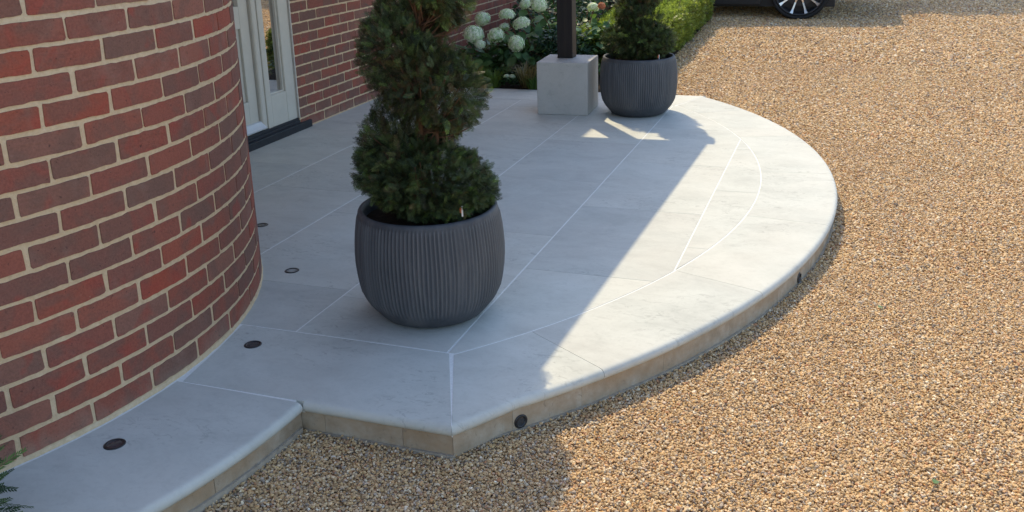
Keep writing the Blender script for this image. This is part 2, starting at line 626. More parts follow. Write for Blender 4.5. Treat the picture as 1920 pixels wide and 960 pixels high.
def join_meshes(name, L, mat, parent):
    bm = bmesh.new()
    for me, mt in L:
        t = me.copy(); t.transform(mt); bm.from_mesh(t); bpy.data.meshes.remove(t)
    me = bpy.data.meshes.new(name); bm.to_mesh(me); bm.free()
    return link(name, me, mat, parent)
o = join_meshes("brick", stuffV, M['brick'], bay); o['kind'] = 'stuff'
# mortar smear at the foot of the bay
V = []; F = []
n = 120
for i in range(n + 1):
    a = rad(-85 + 170 * i / n)
    for r_, z_ in ((BR - .01, PT + .016), (BR + .001, PT + .012), (BR + .004, PT + .0005), (BR + .004, PT - .01)):
        q = r_ + .0012 * math.sin(i * 2.3)
        V.append((BC[0] + q * math.cos(a), BC[1] + q * math.sin(a), z_))
for i in range(n):
    for k in range(3):
        F.append((i * 4 + k, (i + 1) * 4 + k, (i + 1) * 4 + k + 1, i * 4 + k + 1))
link("mortar_fillet", mesh("mortar_fillet", V, F, True), M['mortar'], house)

# flat wall: core with door opening, bricks to the right of the door
DY0, DY1 = 4.005, 5.613
W = [(WX - .33, WX - .0022, -6, DY0, 0, PT + 1.4), (WX - .33, WX - .0022, DY1, 9.8, 0, PT + 1.4)]
wall = boxes("front_wall", W, M['mortar'], house)
boxes("upper_front_wall", [(WX - .33, WX, -6, DY0, PT + 1.4, PT + 2.15), (WX - .33, WX, DY1, 9.8, PT + 1.4, PT + 2.15),
                           (WX - .33, WX, -6, 9.8, PT + 2.15, PT + 4.0)], M['upper'], house)
WH = .0737
L = []
for c in range(19):
    z = PT + .003 + WH * (c + .5)
    ph = 5.720 if c % 2 == 0 else 5.828
    for k in range(-1, 20):
        y = ph + .222 * (k + .5) + random.gauss(0, .0015)
        ya, yb = y - .111, y + .111
        if yb < DY1 + .02: continue
        pos = Vector((WX + .0005, y, z)); sc = 1.0
        me = random.choice(flat)
        if ya < DY1 + .004:                       # cut brick at the door jamb
            sc = (yb - DY1 - .004) / .222
            pos.y = (yb + DY1 + .004) / 2
        rot = (random.gauss(0, .005), random.gauss(0, .008), math.pi / 2)
        if y < 7.5 and c < 15:
            b = link("brick", me, M['brick'], wall, pos, rot)
            b.scale = (sc, 1, 1)
        else:
            L.append((me, Matrix.LocRotScale(pos, __import__('mathutils').Euler(rot), Vector((sc, 1, 1)))))
o = join_meshes("brick", L, M['brick'], wall); o['kind'] = 'stuff'
# eaves and roof
bm = bmesh.new()
ez = PT + 4.0
P = [(WX + .27, ez), (WX + .27, ez + .05), (WX - 3.6, ez + 2.6), (WX - 3.6, ez)]
vs = [[bm.verts.new((x, y, z)) for x, z in P] for y in (-6.2, 9.95)]
bm.faces.new(vs[0]); bm.faces.new(vs[1][::-1])
for i in range(4):
    j = (i + 1) % 4
    bm.faces.new((vs[0][j], vs[0][i], vs[1][i], vs[1][j]))
me = bpy.data.meshes.new("roof"); bm.to_mesh(me); bm.free()
link("roof", me, M['roof'], house)
revolve("bay_roof", [(BR + .2, PT + 3.90), (BR + .2, PT + 3.96), (.02, PT + 5.2)], 64, M['roof'], house, loc=(BC[0], BC[1], 0))
# flat porch roof (above the picture) that shades the paving
can = [(-3.60, 2.95), (-1.865, 2.95), (-1.766, 7.180), (-3.60, 7.040)]
V, F = extrude_poly([(x, y) for x, y in can], PT + 2.2, PT + 2.23)
F.append(tuple(range(len(can)))[::-1])
link("porch_roof", mesh("porch_roof", V, F), M['canopy'], house)

# door, sidelights, threshold
z0 = PT + .085
FX = WX - .012
def frame_piece(name, L, mat=M['paint'], parent=house, bev=.006):
    return boxes(name, L, mat, parent, bev)
def sidelight(y0, y1):
    s = frame_piece("sidelight", [(FX - .07, FX, y0, y0 + .058, z0, PT + 2.1), (FX - .07, FX, y1 - .118, y1, z0, PT + 2.1),
                                  (FX - .07, FX - .001, y0 + .056, y1 - .116, z0, PT + .300), (FX - .07, FX - .001, y0 + .056, y1 - .116, PT + 2.0, PT + 2.1)])
    s['label'] = "narrow glazed sidelight of the door in a pale painted frame"
    boxes("glass", [(FX - .045, FX - .035, y0 + .05, y1 - .11, PT + .29, PT + 2.02)], M['glass'], s)
    yb0, yb1 = y0 + .058, y1 - .118
    boxes("glazing_bead", [(FX - .036, FX - .014, yb0 - .002, yb0 + .012, PT + .298, PT + 2.0), (FX - .036, FX - .014, yb1 - .012, yb1 + .002, PT + .298, PT + 2.0),
                           (FX - .036, FX - .014, yb0 + .010, yb1 - .007, PT + .298, PT + .312)], M['paint'], s, .004)
    return s
sidelight(5.248, 5.604)
sidelight(4.012, 4.372)
frame_piece("door_frame", [(FX - .09, FX - .004, 5.192, 5.246, z0, PT + 2.1), (FX - .09, FX - .004, 4.374, 4.420, z0, PT + 2.1),
                           (FX - .09, FX - .004, 4.01, 5.60, PT + 2.102, PT + 2.15)], bev=.012)
# door leaf built as stiles, rails and sunk moulded panels
DXo = FX - .030
ya, yb = 4.425, 5.186
door = frame_piece("door", [(DXo - .05, DXo, ya, ya + .095, z0 + .012, PT + 2.09), (DXo - .05, DXo, yb - .095, yb, z0 + .012, PT + 2.09),
                            (DXo - .05, DXo - .0005, ya + .094, yb - .094, z0 + .012, PT + .297), (DXo - .05, DXo - .0005, ya + .094, yb - .094, PT + .772, PT + .915),
                            (DXo - .05, DXo - .0005, 4.76, 4.85, PT + .296, PT + .773), (DXo - .05, DXo - .0005, ya + .094, yb - .094, PT + 1.98, PT + 2.09)], bev=.004)
door['label'] = "pale greige panelled front door"
for a, b in ((ya + .095, 4.76), (4.85, yb - .095)):
    boxes("door_panel", [(DXo - .045, DXo - .018, a - .002, b + .002, PT + .295, PT + .775), (DXo - .03, DXo - .006, a + .045, b - .045, PT + .345, PT + .725)], M['paint'], door, .007)
boxes("door_glass", [(DXo - .04, DXo - .03, ya + .09, yb - .09, PT + .91, PT + 1.99)], M['glass'], door)
# sloping weather bar
bm = bmesh.new()
prof = [(DXo - .002, z0 + .014), (DXo + .045, z0 + .014), (DXo + .050, z0 + .024), (DXo + .030, z0 + .040), (DXo + .012, z0 + .062), (DXo - .002, z0 + .066)]
vv = [[bm.verts.new((x, y, z)) for x, z in prof] for y in (ya, yb + .012)]
bm.faces.new(vv[0]); bm.faces.new(vv[1][::-1])
for i in range(len(prof)):
    j = (i + 1) % len(prof)
    bm.faces.new((vv[0][j], vv[0][i], vv[1][i], vv[1][j]))
me = bpy.data.meshes.new("weather_bar"); bm.to_mesh(me); bm.free()
link("weather_bar", me, M['bar'], door)
th = boxes("threshold", [(WX - .15, WX + .024, 3.9, 5.728, PT - .01, PT + .050), (WX - .15, WX + .002, 3.95, 5.612, PT + .048, PT + .066), (WX - .15, WX - .008, 4.0, 5.610, PT + .064, PT + .086)], M['black'], house, .003)
th['label'] = "black stepped door threshold"
boxes("mastic_bead", [(WX - .02, WX + .001, 5.604, 5.6155, z0, PT + 2.1)], M['mastic'], house, .002)

# lower garden wall further along
gw = thing("garden_wall", "shaded brick garden wall behind the white hydrangeas", "wall", (0, 0, 0))
boxes("wall_core", [(WX - .22, WX - .012, 9.82, 11.75, 0, PT + 1.25)], M['mortar'], gw)
L = []
for c in range(17):
    for k in range(33):
        y = 9.82 + .222 * (k + .5 + (.5 if c % 2 else 0))
        if y > 11.65: continue
        L.append((random.choice(flat), Matrix.LocRotScale(Vector((WX - .008, y, PT + .003 + WH * (c + .5))), __import__('mathutils').Euler((0, 0, math.pi / 2)), None)))
o = join_meshes("brick", L, M['brick'], gw); o['kind'] = 'stuff'

# ------------------------------------------------------------------ paving
pav = thing("stone_paving", "half-round porch floor of pale grey limestone slabs with a raised rounded edge", "paving", (0, 0, 0))
pav['kind'] = 'structure'
if 'category' in pav: del pav['category']
TH = .04
def slab(V, F, smooth=False):
    me = mesh("slab", V, F)
    return link("slab", me, M['slab'], pav)

def bay_hi(x):
    d = (BR + .014) ** 2 - (x - BC[0]) ** 2
    return BC[1] + math.sqrt(d) if d > 0 else -9

def clip(P, nx, ny, c):
    """keep the part of convex polygon P with nx*x + ny*y <= c"""
    out = []
    for i in range(len(P)):
        p, q = P[i], P[(i + 1) % len(P)]
        dp, dq = nx * p[0] + ny * p[1] - c, nx * q[0] + ny * q[1] - c
        if dp <= 0: out.append(p)
        if dp * dq < 0:
            k = dp / (dp - dq)
            out.append((p[0] + (q[0] - p[0]) * k, p[1] + (q[1] - p[1]) * k))
    return out

def strip_slab(xa, xb, ya, yb, seam):
    if xb < -1.9:
        lo, hi = [], []
        for i in range(41):
            x = xa + (xb - xa) * i / 40
            l = max(ya, bay_hi(x))
            if yb - l > .004:
                lo.append((x, l)); hi.append((x, yb))
        if len(lo) < 2: return
        if all(abs(q[1] - ya) < 1e-6 for q in lo) and len(lo) == 41:
            lo = [lo[0], lo[-1]]; hi = [hi[0], hi[-1]]
        P = lo + [hi[-1], hi[0]]
    else:
        P = [(IC[0] + (RI - JG) * math.cos(rad(k * .75)), IC[1] + (RI - JG) * math.sin(rad(k * .75))) for k in range(480)]
        for n_ in ((-1, 0, -xa), (1, 0, xb), (0, -1, -ya), (0, 1, yb)):
            P = clip(P, *n_)
            if len(P) < 3: return
    V, F = extrude_poly(P, PT - TH, PT, .0008)
    slab(V, F)

JG = .0033
joints_x = [WX + .004, -3.042, -2.440, -1.840, -1.237, -.628, -.40]
offs = [.35, .80, .12, .58, .30, .05]
for s in range(6):
    xa, xb = joints_x[s] + (JG if s else 0), joints_x[s + 1] - JG
    cuts = [YI0 + JG]
    y = {0: 4.75, 1: 4.32, 2: 3.98, 3: 3.02, 4: 3.50, 5: 3.93}[s]
    while y - .9 > YI0 + .1: y -= .9
    while y < YI1 - .05:
        if y > YI0 + .1: cuts.append(y)
        y += .9
    cuts.append(YI1 - JG)
    for a, b in zip(cuts[:-1], cuts[1:]):
        e = .0010
        strip_slab(xa, xb, a + (e if a > YI0 + .01 else 0), b - (e if b < YI1 - .01 else 0), 0)

def nosed(inner, outer, extra=None, name="slab"):
    """slab between two chains with a rounded outer nose"""
    V = []; F = []
    r = TH / 2
    n = len(inner)
    inner = np.array(inner); outer = np.array(outer)
    for i in range(n):
        d = outer[i] - inner[i]
        t = outer[min(i + 1, n - 1)] - outer[max(i - 1, 0)]
        t = t / np.linalg.norm(t)
        nn = np.array([t[1], -t[0]])
        if nn @ d < 0: nn = -nn
        k = 1.0 / max(.5, nn @ d / np.linalg.norm(d))
        dd = d / np.linalg.norm(d) * k
        prof = [(inner[i], PT - .0012), (inner[i] + dd * .0012, PT), (outer[i] - dd * (r + .012), PT), (outer[i] - dd * (r + .004), PT - .0006)]
        for a in (70, 50, 30, 10, -10, -30, -50, -70, -90):
            prof.append((outer[i] - dd * (r - r * math.cos(rad(a))), PT - r + r * math.sin(rad(a))))
        prof.append((inner[i], PT - TH))
        for p, z in prof: V.append((p[0], p[1], z))
    m = len(V) // n
    for i in range(n - 1):
        for k in range(m):
            kk = (k + 1) % m
            F.append((i * m + k, (i + 1) * m + k, (i + 1) * m + kk, i * m + kk))
    F.append(tuple(range(m))); F.append(tuple((n - 1) * m + k for k in range(m))[::-1])
    if extra is not None:
        ev, ef = extra
        o = len(V)
        V += ev; F += [tuple(i + o for i in f) for f in ef]
    me = mesh(name, V, F)
    bm = bmesh.new(); bm.from_mesh(me); bmesh.ops.recalc_face_normals(bm, faces=bm.faces); bm.to_mesh(me); bm.free()
    me.polygons.foreach_set('use_smooth', [len(p.vertices) == 4 for p in me.polygons])
    me.set_sharp_from_angle(angle=rad(32))
    return link(name, me, M['slab'], pav)

def arc(c, R, a0, a1, n):
    return [(c[0] + R * math.cos(rad(a0 + (a1 - a0) * i / n)), c[1] + R * math.sin(rad(a0 + (a1 - a0) * i / n))) for i in range(n + 1)]

cIn = (-1.226, 2.684); cOut = (-1.031, 2.236)
aI0 = math.degrees(math.atan2(cIn[1] - IC[1], cIn[0] - IC[0])) ; aO0 = math.degrees(math.atan2(cOut[1] - PC[1], cOut[0] - PC[0]))
# put the corner exactly on the outer circle radius by blending
rj = [-35.65, -21.2, -6.6, 7.8, 22.2, 35.65]
RIg = RI + .0030
def ring_piece(ai0, ai1, ao0, ao1, gap0=.015, gap1=.015, corner=None):
    n = 12
    I = arc(IC, RIg, ai0 + gap0, ai1 - gap1, n)
    O = arc(PC, RO, ao0 + gap0, ao1 - gap1, n)
    if corner == 'a':
        for i in range(5):
            w = (1 - i / 5) ** 1.0
            q = np.array(O[i]); tgt = np.array([cOut[0] + .0008, cOut[1]])
            if i == 0: off = tgt - q
            O[i] = tuple(q + off * w)
    nosed(I, O)
ring_piece(aI0 + .045, rj[0], aO0 + .03, rj[0], 0, .015, 'a')
for a, b in zip(rj[:-1], rj[1:]):
    ring_piece(a, b, a, b)
ring_piece(rj[-1], -aI0 - .06, rj[-1], -aO0 - .1, .02, 0)
# front border slab
n = 8
Ixs = np.linspace(cIn[0] - .0028, -1.537, n); Oxs = np.linspace(cOut[0] - .0008, -1.537, n)
I = [(x, YI0 - .0035) for x in Ixs]; O = [(x, Y0 - .004) for x in Oxs]
lo = []; hi = []
for i in range(17):
    x = -2.10 + (-1.5369 + 2.10) * i / 16
    b1 = max(Y0 + .0040, bay_hi(x) if x < BC[0] + BR else -9)
    if YI0 - b1 > .004 and ((x > BC[0] + BR + .007) or bay_hi(x) < YI0 - .01):
        lo.append((x, b1)); hi.append((x, YI0 - .0035))
nosed(I, O, extra=extrude_poly(lo + hi[::-1], PT - TH, PT))
# far border slab
n = 8
lo = [( x, YI1 + .0025) for x in np.linspace(WX + .004, cIn[0] - .004, n)]
nosed(lo, [(x, Y1) for x in np.linspace(WX + .004, cOut[0] - .02, n)])
# slabs round the bay
for a, b in ((-.60, -27.0), (-27.0, -53.0), (-53.0, -80.0)):
    nosed(arc(BC, BR + .014, a - .03, b + .03, 14), arc(BC, 2.098, a - .03, b + .03, 14))
# grout bed (shows in the joints)
P = arc(PC, RO - .03, -44.2, 44.2, 60)
bed = [(WX, Y0 + .03), (-1.065, Y0 + .03)] + P + [(-1.08, Y1 - .03), (WX, Y1 - .03)]
V, F = extrude_poly(bed, -.05, PT - .0012)
bv = arc(BC, 2.07, -80, 2, 40) + arc(BC, BR - .05, 2, -80, 40)
V2, F2 = extrude_poly(bv, -.051, PT - .0015)
mi = np.array(cIn); mo = np.array(cOut); md_ = (mo - mi) / np.linalg.norm(mo - mi); mn = np.array([-md_[1], md_[0]]) * .0013
mo = mo - md_ * .007
V3, F3 = extrude_poly([tuple(mi - mn), tuple(mo - mn * .8), tuple(mo + mn * .8), tuple(mi + mn)], PT - TH + .002, PT - .0010)
V, F = join_vf([(V, F), (V2, F2), (V3, F3)])
link("grout_bed", mesh("grout_bed", V, F), M['grout'], pav)

# riser stones under the nosing
def riser(chain_out, depth=.06, z0=-.05, z1=PT - TH + .001, name="riser_stone", mat=None):
    ch = np.array(chain_out); n = len(ch)
    V = []; F = []
    for i in range(n):
        t = ch[min(i + 1, n - 1)] - ch[max(i - 1, 0)]; t /= np.linalg.norm(t)
        nn = np.array([t[1], -t[0]])
        q = ch[i] - nn * depth
        V += [(ch[i][0], ch[i][1], z0), (ch[i][0], ch[i][1], z1), (q[0], q[1], z1), (q[0], q[1], z0)]
    for i in range(n - 1):
        for k in range(4):
            kk = (k + 1) % 4
            F.append((i * 4 + k, (i + 1) * 4 + k, (i + 1) * 4 + kk, i * 4 + kk))
    F.append((0, 1, 2, 3)); F.append(tuple((n - 1) * 4 + k for k in (3, 2, 1, 0)))
    me = mesh(name, V, F)
    bm = bmesh.new(); bm.from_mesh(me); bmesh.ops.recalc_face_normals(bm, faces=bm.faces); bm.to_mesh(me); bm.free()
    return link(name, me, mat or M['riser'], pav)
SB = .020
fx = [-1.566, -1.475, -1.205, cOut[0] - .0095]
for a, b in zip(fx[:-1], fx[1:]):
    riser([(x, Y0 - .004 + SB) for x in np.linspace(a + .0006, b - .0006, 3)])
# arc risers; first one runs from the corner
A0 = math.degrees(math.atan2(Y0 + .016 - PC[1], cOut[0] - .012 - PC[0]))
ra = [A0, -41.15, -36.9, -30.9, -24.6, -18.2, -11.9, -5.5, .9, 7.2, 13.6, 19.9, 26.3, 32.6, 39.0, 44.0]
for i, (a, b) in enumerate(zip(ra[:-1], ra[1:])):
    ch = arc(PC, RO - SB, a + .008, b - .008, 6)
    if i == 0:
        for k in range(5):
            w = 1 - k / 5
            q = np.array(ch[k]); tgt = np.array([cOut[0] - .0070, Y0 + .016])
            if k == 0: off = tgt - q
            ch[k] = tuple(q + off * w)
    riser(ch)
for a, b in ((-.1, -11.0), (-11, -23.5), (-23.5, -36), (-36, -48.5), (-48.5, -61), (-61, -80)):
    ch = arc(BC, 2.098 - SB, a - .03, b + .03, 6)[::-1]
    riser(ch)
# rough footing lip at gravel level
def chain_fix(ch): return ch
fo = [(x, Y0 - .004 + SB - .009) for x in np.linspace(-1.55, cOut[0] - .006, 6)]
riser(fo, .05, -.06, .010, "footing", M['footing'])
riser(arc(PC, RO - SB + .009, A0 + 1.2, 44, 60), .05, -.06, .004, "footing", M['footing'])
riser(arc(BC, 2.098 - SB + .010, -.5, -80, 40)[::-1], .05, -.06, .026, "footing", M['footing'])

# ------------------------------------------------------------------ recessed lights
def floor_light(x, y, label, lensmat):
    t = thing("floor_uplight", label, "uplight", (x, y, PT), 0, "uplights set in the paving round the bay")
    revolve("bezel", [(.021, .0006), (.023, .0026), (.029, .0024), (.0315, .0004), (.0315, -.02)], 32, M['blackmetal'], t)
    revolve("lens", [(.0001, .0012), (.012, .0012), (.0215, .0006)], 32, lensmat, t)
    return t
floor_light(-1.936, 1.864, "round black uplight in the lowest slab, nearest the camera", M['lens'])
floor_light(-1.930, 2.543, "round black uplight in the paving between the brick bay and the corner slab", M['lens'])
floor_light(-2.189, 3.207, "round uplight with a pale grey centre, between the bay and the front pot", M['lens_pale'])
floor_light(-2.673, 3.701, "round black uplight half hidden behind the edge of the brick bay", M['lens'])
def riser_light(a, label):
    p = (PC[0] + (RO - SB - .002) * math.cos(rad(a)), PC[1] + (RO - SB - .002) * math.sin(rad(a)), PT - .091)
    t = thing("step_light", label, "step light", p, 0, "step lights set in the riser")
    t.rotation_euler = (0, math.pi / 2, rad(a))
    revolve("bezel", [(.014, .002), (.016, .006), (.021, .006), (.024, .003), (.024, -.02)], 28, M['blackmetal'], t)
    revolve("lens", [(.0001, .003), (.009, .003), (.0145, .002)], 28, M['lens'], t)
riser_light(-40.68, "round black step light in the riser close to the sharp front corner")
riser_light(-14.26, "round black step light in the curved riser above the shaded gravel at the right")

# ------------------------------------------------------------------ plinth and post
bm = bmesh.new()
box_bm(bm, -.189, .189, -.192, .192, 0, .385)
bmesh.ops.bevel(bm, geom=bm.edges[:], offset=.006, segments=2, profile=.5, affect='EDGES')
me = bpy.data.meshes.new("stone_plinth"); bm.to_mesh(me); bm.free()
o = link("stone_plinth", me, M['plinth'], None, (-1.966, 6.646, PT), (0, 0, rad(3.2)))
tag(o, "pale grey square stone block carrying the dark timber post", "plinth")
bm = bmesh.new()
box_bm(bm, -.058, .058, -.058, .058, 0, 1.813)
bmesh.ops.bevel(bm, geom=[e for e in bm.edges if abs(e.verts[0].co.z - e.verts[1].co.z) > 1], offset=.004, segments=2, profile=.5, affect='EDGES')
me = bpy.data.meshes.new("timber_post"); bm.to_mesh(me); bm.free()
o = link("timber_post", me, M['wood'], None, (-1.992, 6.712, PT + .386), (0, 0, rad(1.5)))
tag(o, "dark brown square timber post standing on the grey stone block", "post")

# ------------------------------------------------------------------ pots
def pot_mesh():
    NR = 112
    n = NR * 6
    key = [(0, .168), (.012, .192), (.05, .234), (.10, .258), (.16, .272), (.22, .278), (.28, .277), (.34, .270), (.39, .2615), (.412, .2575)]
    zs = np.r_[0, .006, .012, .03, .05, .065, .08, .095, .11, .14, .18, .22, .26, .30, .34, .365, .385, .395, .402, .412]
    rs = np.interp(zs, *zip(*key))
    # smooth
    for _ in range(2):
        rs[1:-1] = .25 * rs[:-2] + .5 * rs[1:-1] + .25 * rs[2:]
    amp = .0028 * np.clip((zs - .055) / .05, 0, 1) * np.clip((.402 - zs) / .012, 0, 1)
    prof = [(r, z, a) for r, z, a in zip(rs, zs, amp)] + [(rs[-1] - .004, .419, 0), (rs[-1] - .012, .421, 0), (rs[-1] - .019, .417, 0), (rs[-1] - .022, .40, 0), (rs[-1] - .02, .36, 0), (rs[-1] - .02, .33, 0)]
    m = len(prof)
    a = np.arange(n) * 2 * np.pi / n
    wave = np.cos(a * NR)
    sh = np.sign(wave) * np.abs(wave) ** .7
    jit = np.repeat(rng.normal(1, .3, NR), 6)
    V = np.zeros((n, m, 3)); ridge = np.zeros((n, m))
    for k, (r, z, am) in enumerate(prof):
        w = a + 0.003 * np.sin(z * 23 + 3 * np.sin(a * 5)) * (am > 0)
        rr = r + am * sh * np.clip(jit, .4, 1.5)
        V[:, k, 0] = rr * np.cos(w); V[:, k, 1] = rr * np.sin(w); V[:, k, 2] = z
        ridge[:, k] = (am > 0.001) * np.clip(sh, 0, 1) * np.clip(jit, .3, 1.4)
    idx = np.arange(n * m).reshape(n, m)
    nxt = np.roll(idx, -1, 0)
    F = np.stack([idx[:, :-1], nxt[:, :-1], nxt[:, 1:], idx[:, 1:]], -1).reshape(-1, 4)
    me = np_mesh("ribbed_pot", V.reshape(-1, 3), F, smooth=True)
    at = me.attributes.new('ridge', 'FLOAT', 'POINT')
    at.data.foreach_set('value', ridge.ravel().astype(np.float32))
    return me
POT = pot_mesh()
def pot(x, y, label, rz=0, z=PT):
    t = thing("ribbed_pot", label, "pot", (x, y, z), rz, "ribbed charcoal pots")
    link("planter", POT, M['pot'], t)
    revolve("compost", [(.24, .372), (.15, .384), (.0001, .39)], 24, M['soil'], t)
    return t
P1 = (-1.434, 3.004); P2 = (-1.437, 6.653)
pot(*P1, "large ribbed charcoal pot in the foreground on the shaded slabs")
pot(*P2, "ribbed charcoal pot beside the grey stone block at the far edge of the paving", 1.3)

# ------------------------------------------------------------------ foliage tools
def sprig_template(pairs=10, nl=.26, nw=.050):
    """flat yew sprig along +x, unit length, two ranks of needles (quads)"""
    V = []; F = []
    V += [(0, -.012, 0), (1, -.006, .0), (1, .006, 0), (0, .012, 0)]; F.append((0, 1, 2, 3))
    for i in range(pairs):
        x = .08 + .9 * i / (pairs - 1)
        l = nl * (1 - .45 * max(0, (x - .55) / .45)) * (.75 + .25 * min(1, x / .2))
        for s in (-1, 1):
            ang = rad(58 - 25 * x) + .06 * ((i * 7 + s) % 3 - 1)
            d = np.array([math.cos(ang), s * math.sin(ang), .10 + .05 * ((i * 5 + s) % 3)])
            p = np.array([x, 0, 0]); sd = np.array([-d[1], d[0], 0]) * s
            o = len(V)
            V += [tuple(p), tuple(p + d * l * .5 + sd * nw * .5), tuple(p + d * l), tuple(p + d * l * .5 - sd * nw * .5)]
            F.append((o, o + 1, o + 2, o + 3) if s > 0 else (o, o + 3, o + 2, o + 1))
    return np.array(V), np.array(F)

def scatter(T, pos, dirs, size, tint, roll=None):
    TV, TF = T
    n = len(pos)
    d = dirs / np.linalg.norm(dirs, axis=1, keepdims=True)
    ref = rng.normal(size=(n, 3)) if roll is None else roll
    u = np.cross(d, ref); u /= np.linalg.norm(u, axis=1, keepdims=True)
    w = np.cross(d, u)
    Mx = np.stack([d, u, w], 1) * size[:, None, None]
    V = np.einsum('vk,nkj->nvj', TV, Mx) + pos[:, None, :]
    F = TF[None] + (np.arange(n) * len(TV))[:, None, None]
    tn = np.repeat(tint, len(TF), axis=0) * rng.uniform(.62, 1.38, (n * len(TF), 1))
    return V.reshape(-1, 3), F.reshape(-1, TF.shape[1]), tn

def merge(parts):
    Vs, Fs, Ts = [], [], []
    o = 0
    for V, F, t in parts:
        Vs.append(V); Fs.append(F + o); Ts.append(t); o += len(V)
    return np.concatenate(Vs), np.concatenate(Fs), np.concatenate(Ts)

SPRIG = sprig_template(8, .36, .060)
SPRIG_S = sprig_template(6, .34, .11)

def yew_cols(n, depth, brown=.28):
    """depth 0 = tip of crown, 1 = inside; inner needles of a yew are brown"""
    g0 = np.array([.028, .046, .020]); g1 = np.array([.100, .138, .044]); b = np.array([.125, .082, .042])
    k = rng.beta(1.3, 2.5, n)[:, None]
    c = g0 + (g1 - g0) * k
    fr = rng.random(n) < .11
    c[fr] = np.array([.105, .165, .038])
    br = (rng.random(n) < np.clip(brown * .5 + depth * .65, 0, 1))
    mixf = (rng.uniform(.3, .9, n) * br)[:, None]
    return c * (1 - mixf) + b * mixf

def spiral_yew(x, y, rz, label, seed, zk, rk):
    global rng
    rng = np.random.default_rng(seed)
    t = thing("spiral_yew", label, "topiary", (x, y, PT), rz, "clipped spiral yews in the pots")
    PH0 = rad(18)
    def centre(tt):
        z = .47 + .36 * tt / (2 * np.pi)
        Rt = np.interp(z, zk, rk)
        rh = .44 * Rt
        ph = PH0 - tt
        return np.stack([rh * np.cos(ph), rh * np.sin(ph), z], -1), ph, Rt - rh, np.interp(z, [.4, 1.0, zk[-1]], [.146, .148, .07])
    def lump(p):
        return 1 + .13 * np.array([noise.noise(Vector(q) * 8) for q in p])
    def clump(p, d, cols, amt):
        # sprays grouped in clumps a few centimetres across: raised sprays are brighter, sunken ones darker
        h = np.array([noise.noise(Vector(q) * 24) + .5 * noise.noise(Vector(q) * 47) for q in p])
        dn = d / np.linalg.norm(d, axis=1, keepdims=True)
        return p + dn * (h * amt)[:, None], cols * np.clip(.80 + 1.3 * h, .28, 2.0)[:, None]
    parts = []
    # outer shell
    for n, k0, k1, inner in ((6400, .86, 1.08, False), (2600, .3, .9, True)):
        tt = rng.uniform(.55, 1, n) * 0
        tt = 2 * np.pi * (.30 + ((zk[-1] - .10 - .47) / .36 - .30) * rng.random(n) ** .9)
        c, ph, rr, rv = centre(tt)
        psi = rng.uniform(-np.pi * .72, np.pi * .72, n)
        k = rng.uniform(k0, k1, n)
        off = np.stack([np.cos(psi) * rr * np.cos(ph), np.cos(psi) * rr * np.sin(ph), np.sin(psi) * rv], -1)
        p = c + off * (k * lump(c + off))[:, None]
        d = off / np.stack([rr, rr, rv], -1)
        d = d + rng.normal(0, .6, (n, 3)) + np.array([0, 0, .15])
        # the undersides are clipped bare and brown
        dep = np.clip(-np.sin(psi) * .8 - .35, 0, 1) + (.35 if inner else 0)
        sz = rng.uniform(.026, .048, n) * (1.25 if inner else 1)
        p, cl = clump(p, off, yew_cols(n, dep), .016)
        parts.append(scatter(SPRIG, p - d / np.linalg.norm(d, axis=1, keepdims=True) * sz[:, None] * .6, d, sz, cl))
    # skirt round the pot
    for n, k0, k1, inner in ((4000, .90, 1.05, False), (1300, .4, .92, True)):
        u = rng.normal(size=(n, 3)); u /= np.linalg.norm(u, axis=1, keepdims=True)
        rhs = np.array([.250, .250, .150])
        # the skirt stands higher on the low-turn side of the spiral
        p = u * rhs * rng.uniform(k0, k1, n)[:, None]
        p *= lump(p + 3)[:, None]
        p[:, 2] = np.maximum(p[:, 2], -.118 + rng.uniform(0, .03, n))
        p[:, :2] *= np.interp(p[:, 2], [-.12, -.04], [.88, 1.0])[:, None]
        tiltz = -.045 * (p[:, 0] * np.cos(PH0) + p[:, 1] * np.sin(PH0)) / .25
        p[:, 2] += .520 + tiltz
        d = u + rng.normal(0, .6, (n, 3)) + np.array([0, 0, .12])
        sz = rng.uniform(.026, .050, n)
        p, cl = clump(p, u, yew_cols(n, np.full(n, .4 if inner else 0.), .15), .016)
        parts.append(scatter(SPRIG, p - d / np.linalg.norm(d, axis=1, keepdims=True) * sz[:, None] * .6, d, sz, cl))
    V, F, T = merge(parts)
    link("crown", np_mesh("yew_crown", V, F, T), M['yew'], t)
    # trunk and bare twigs
    L = []
    L.append(tube([(.01, 0, .34), (.0, .01, .5), (-.015, .0, .7), (.005, -.01, .95), (0, .005, 1.15), (0, 0, zk[-1] - .03)], [.019, .017, .016, .014, .010, .004], 8))
    L.append(tube([(.02, .01, .34), (.045, .0, .55), (.05, .01, .75), (.03, .0, .95)], [.010, .009, .008, .004], 6))
    for i in range(150):
        tt = 2 * math.pi * (.2 + ((zk[-1] - .1 - .47) / .36 - .2) * random.random())
        c, ph, rr, rv = centre(np.array([tt])); c = c[0]; ph = float(ph[0]); rr = float(rr[0])
        e = Vector((c[0] + rr * .75 * math.cos(ph + random.gauss(0, .6)), c[1] + rr * .75 * math.sin(ph + random.gauss(0, .6)), c[2] + random.gauss(-.01, .06)))
        s = Vector((0, 0, c[2] - .12 - random.random() * .08))
        mid = s.lerp(e, .5) + Vector((random.gauss(0, .015), random.gauss(0, .015), -.015))
        L.append(tube([s, mid, e], [.0045, .003, .0012], 4))
    V, F = join_vf(L)
    link("trunk", mesh("yew_trunk", V, F, True), M['bark'], t)
    return t
spiral_yew(*P1, 0.0, "dark spiral-clipped yew growing in the foreground pot", 11,
           [.3, .5, .8, 1.0, 1.17, 1.32, 1.46], [.258, .258, .226, .212, .196, .12, .03])
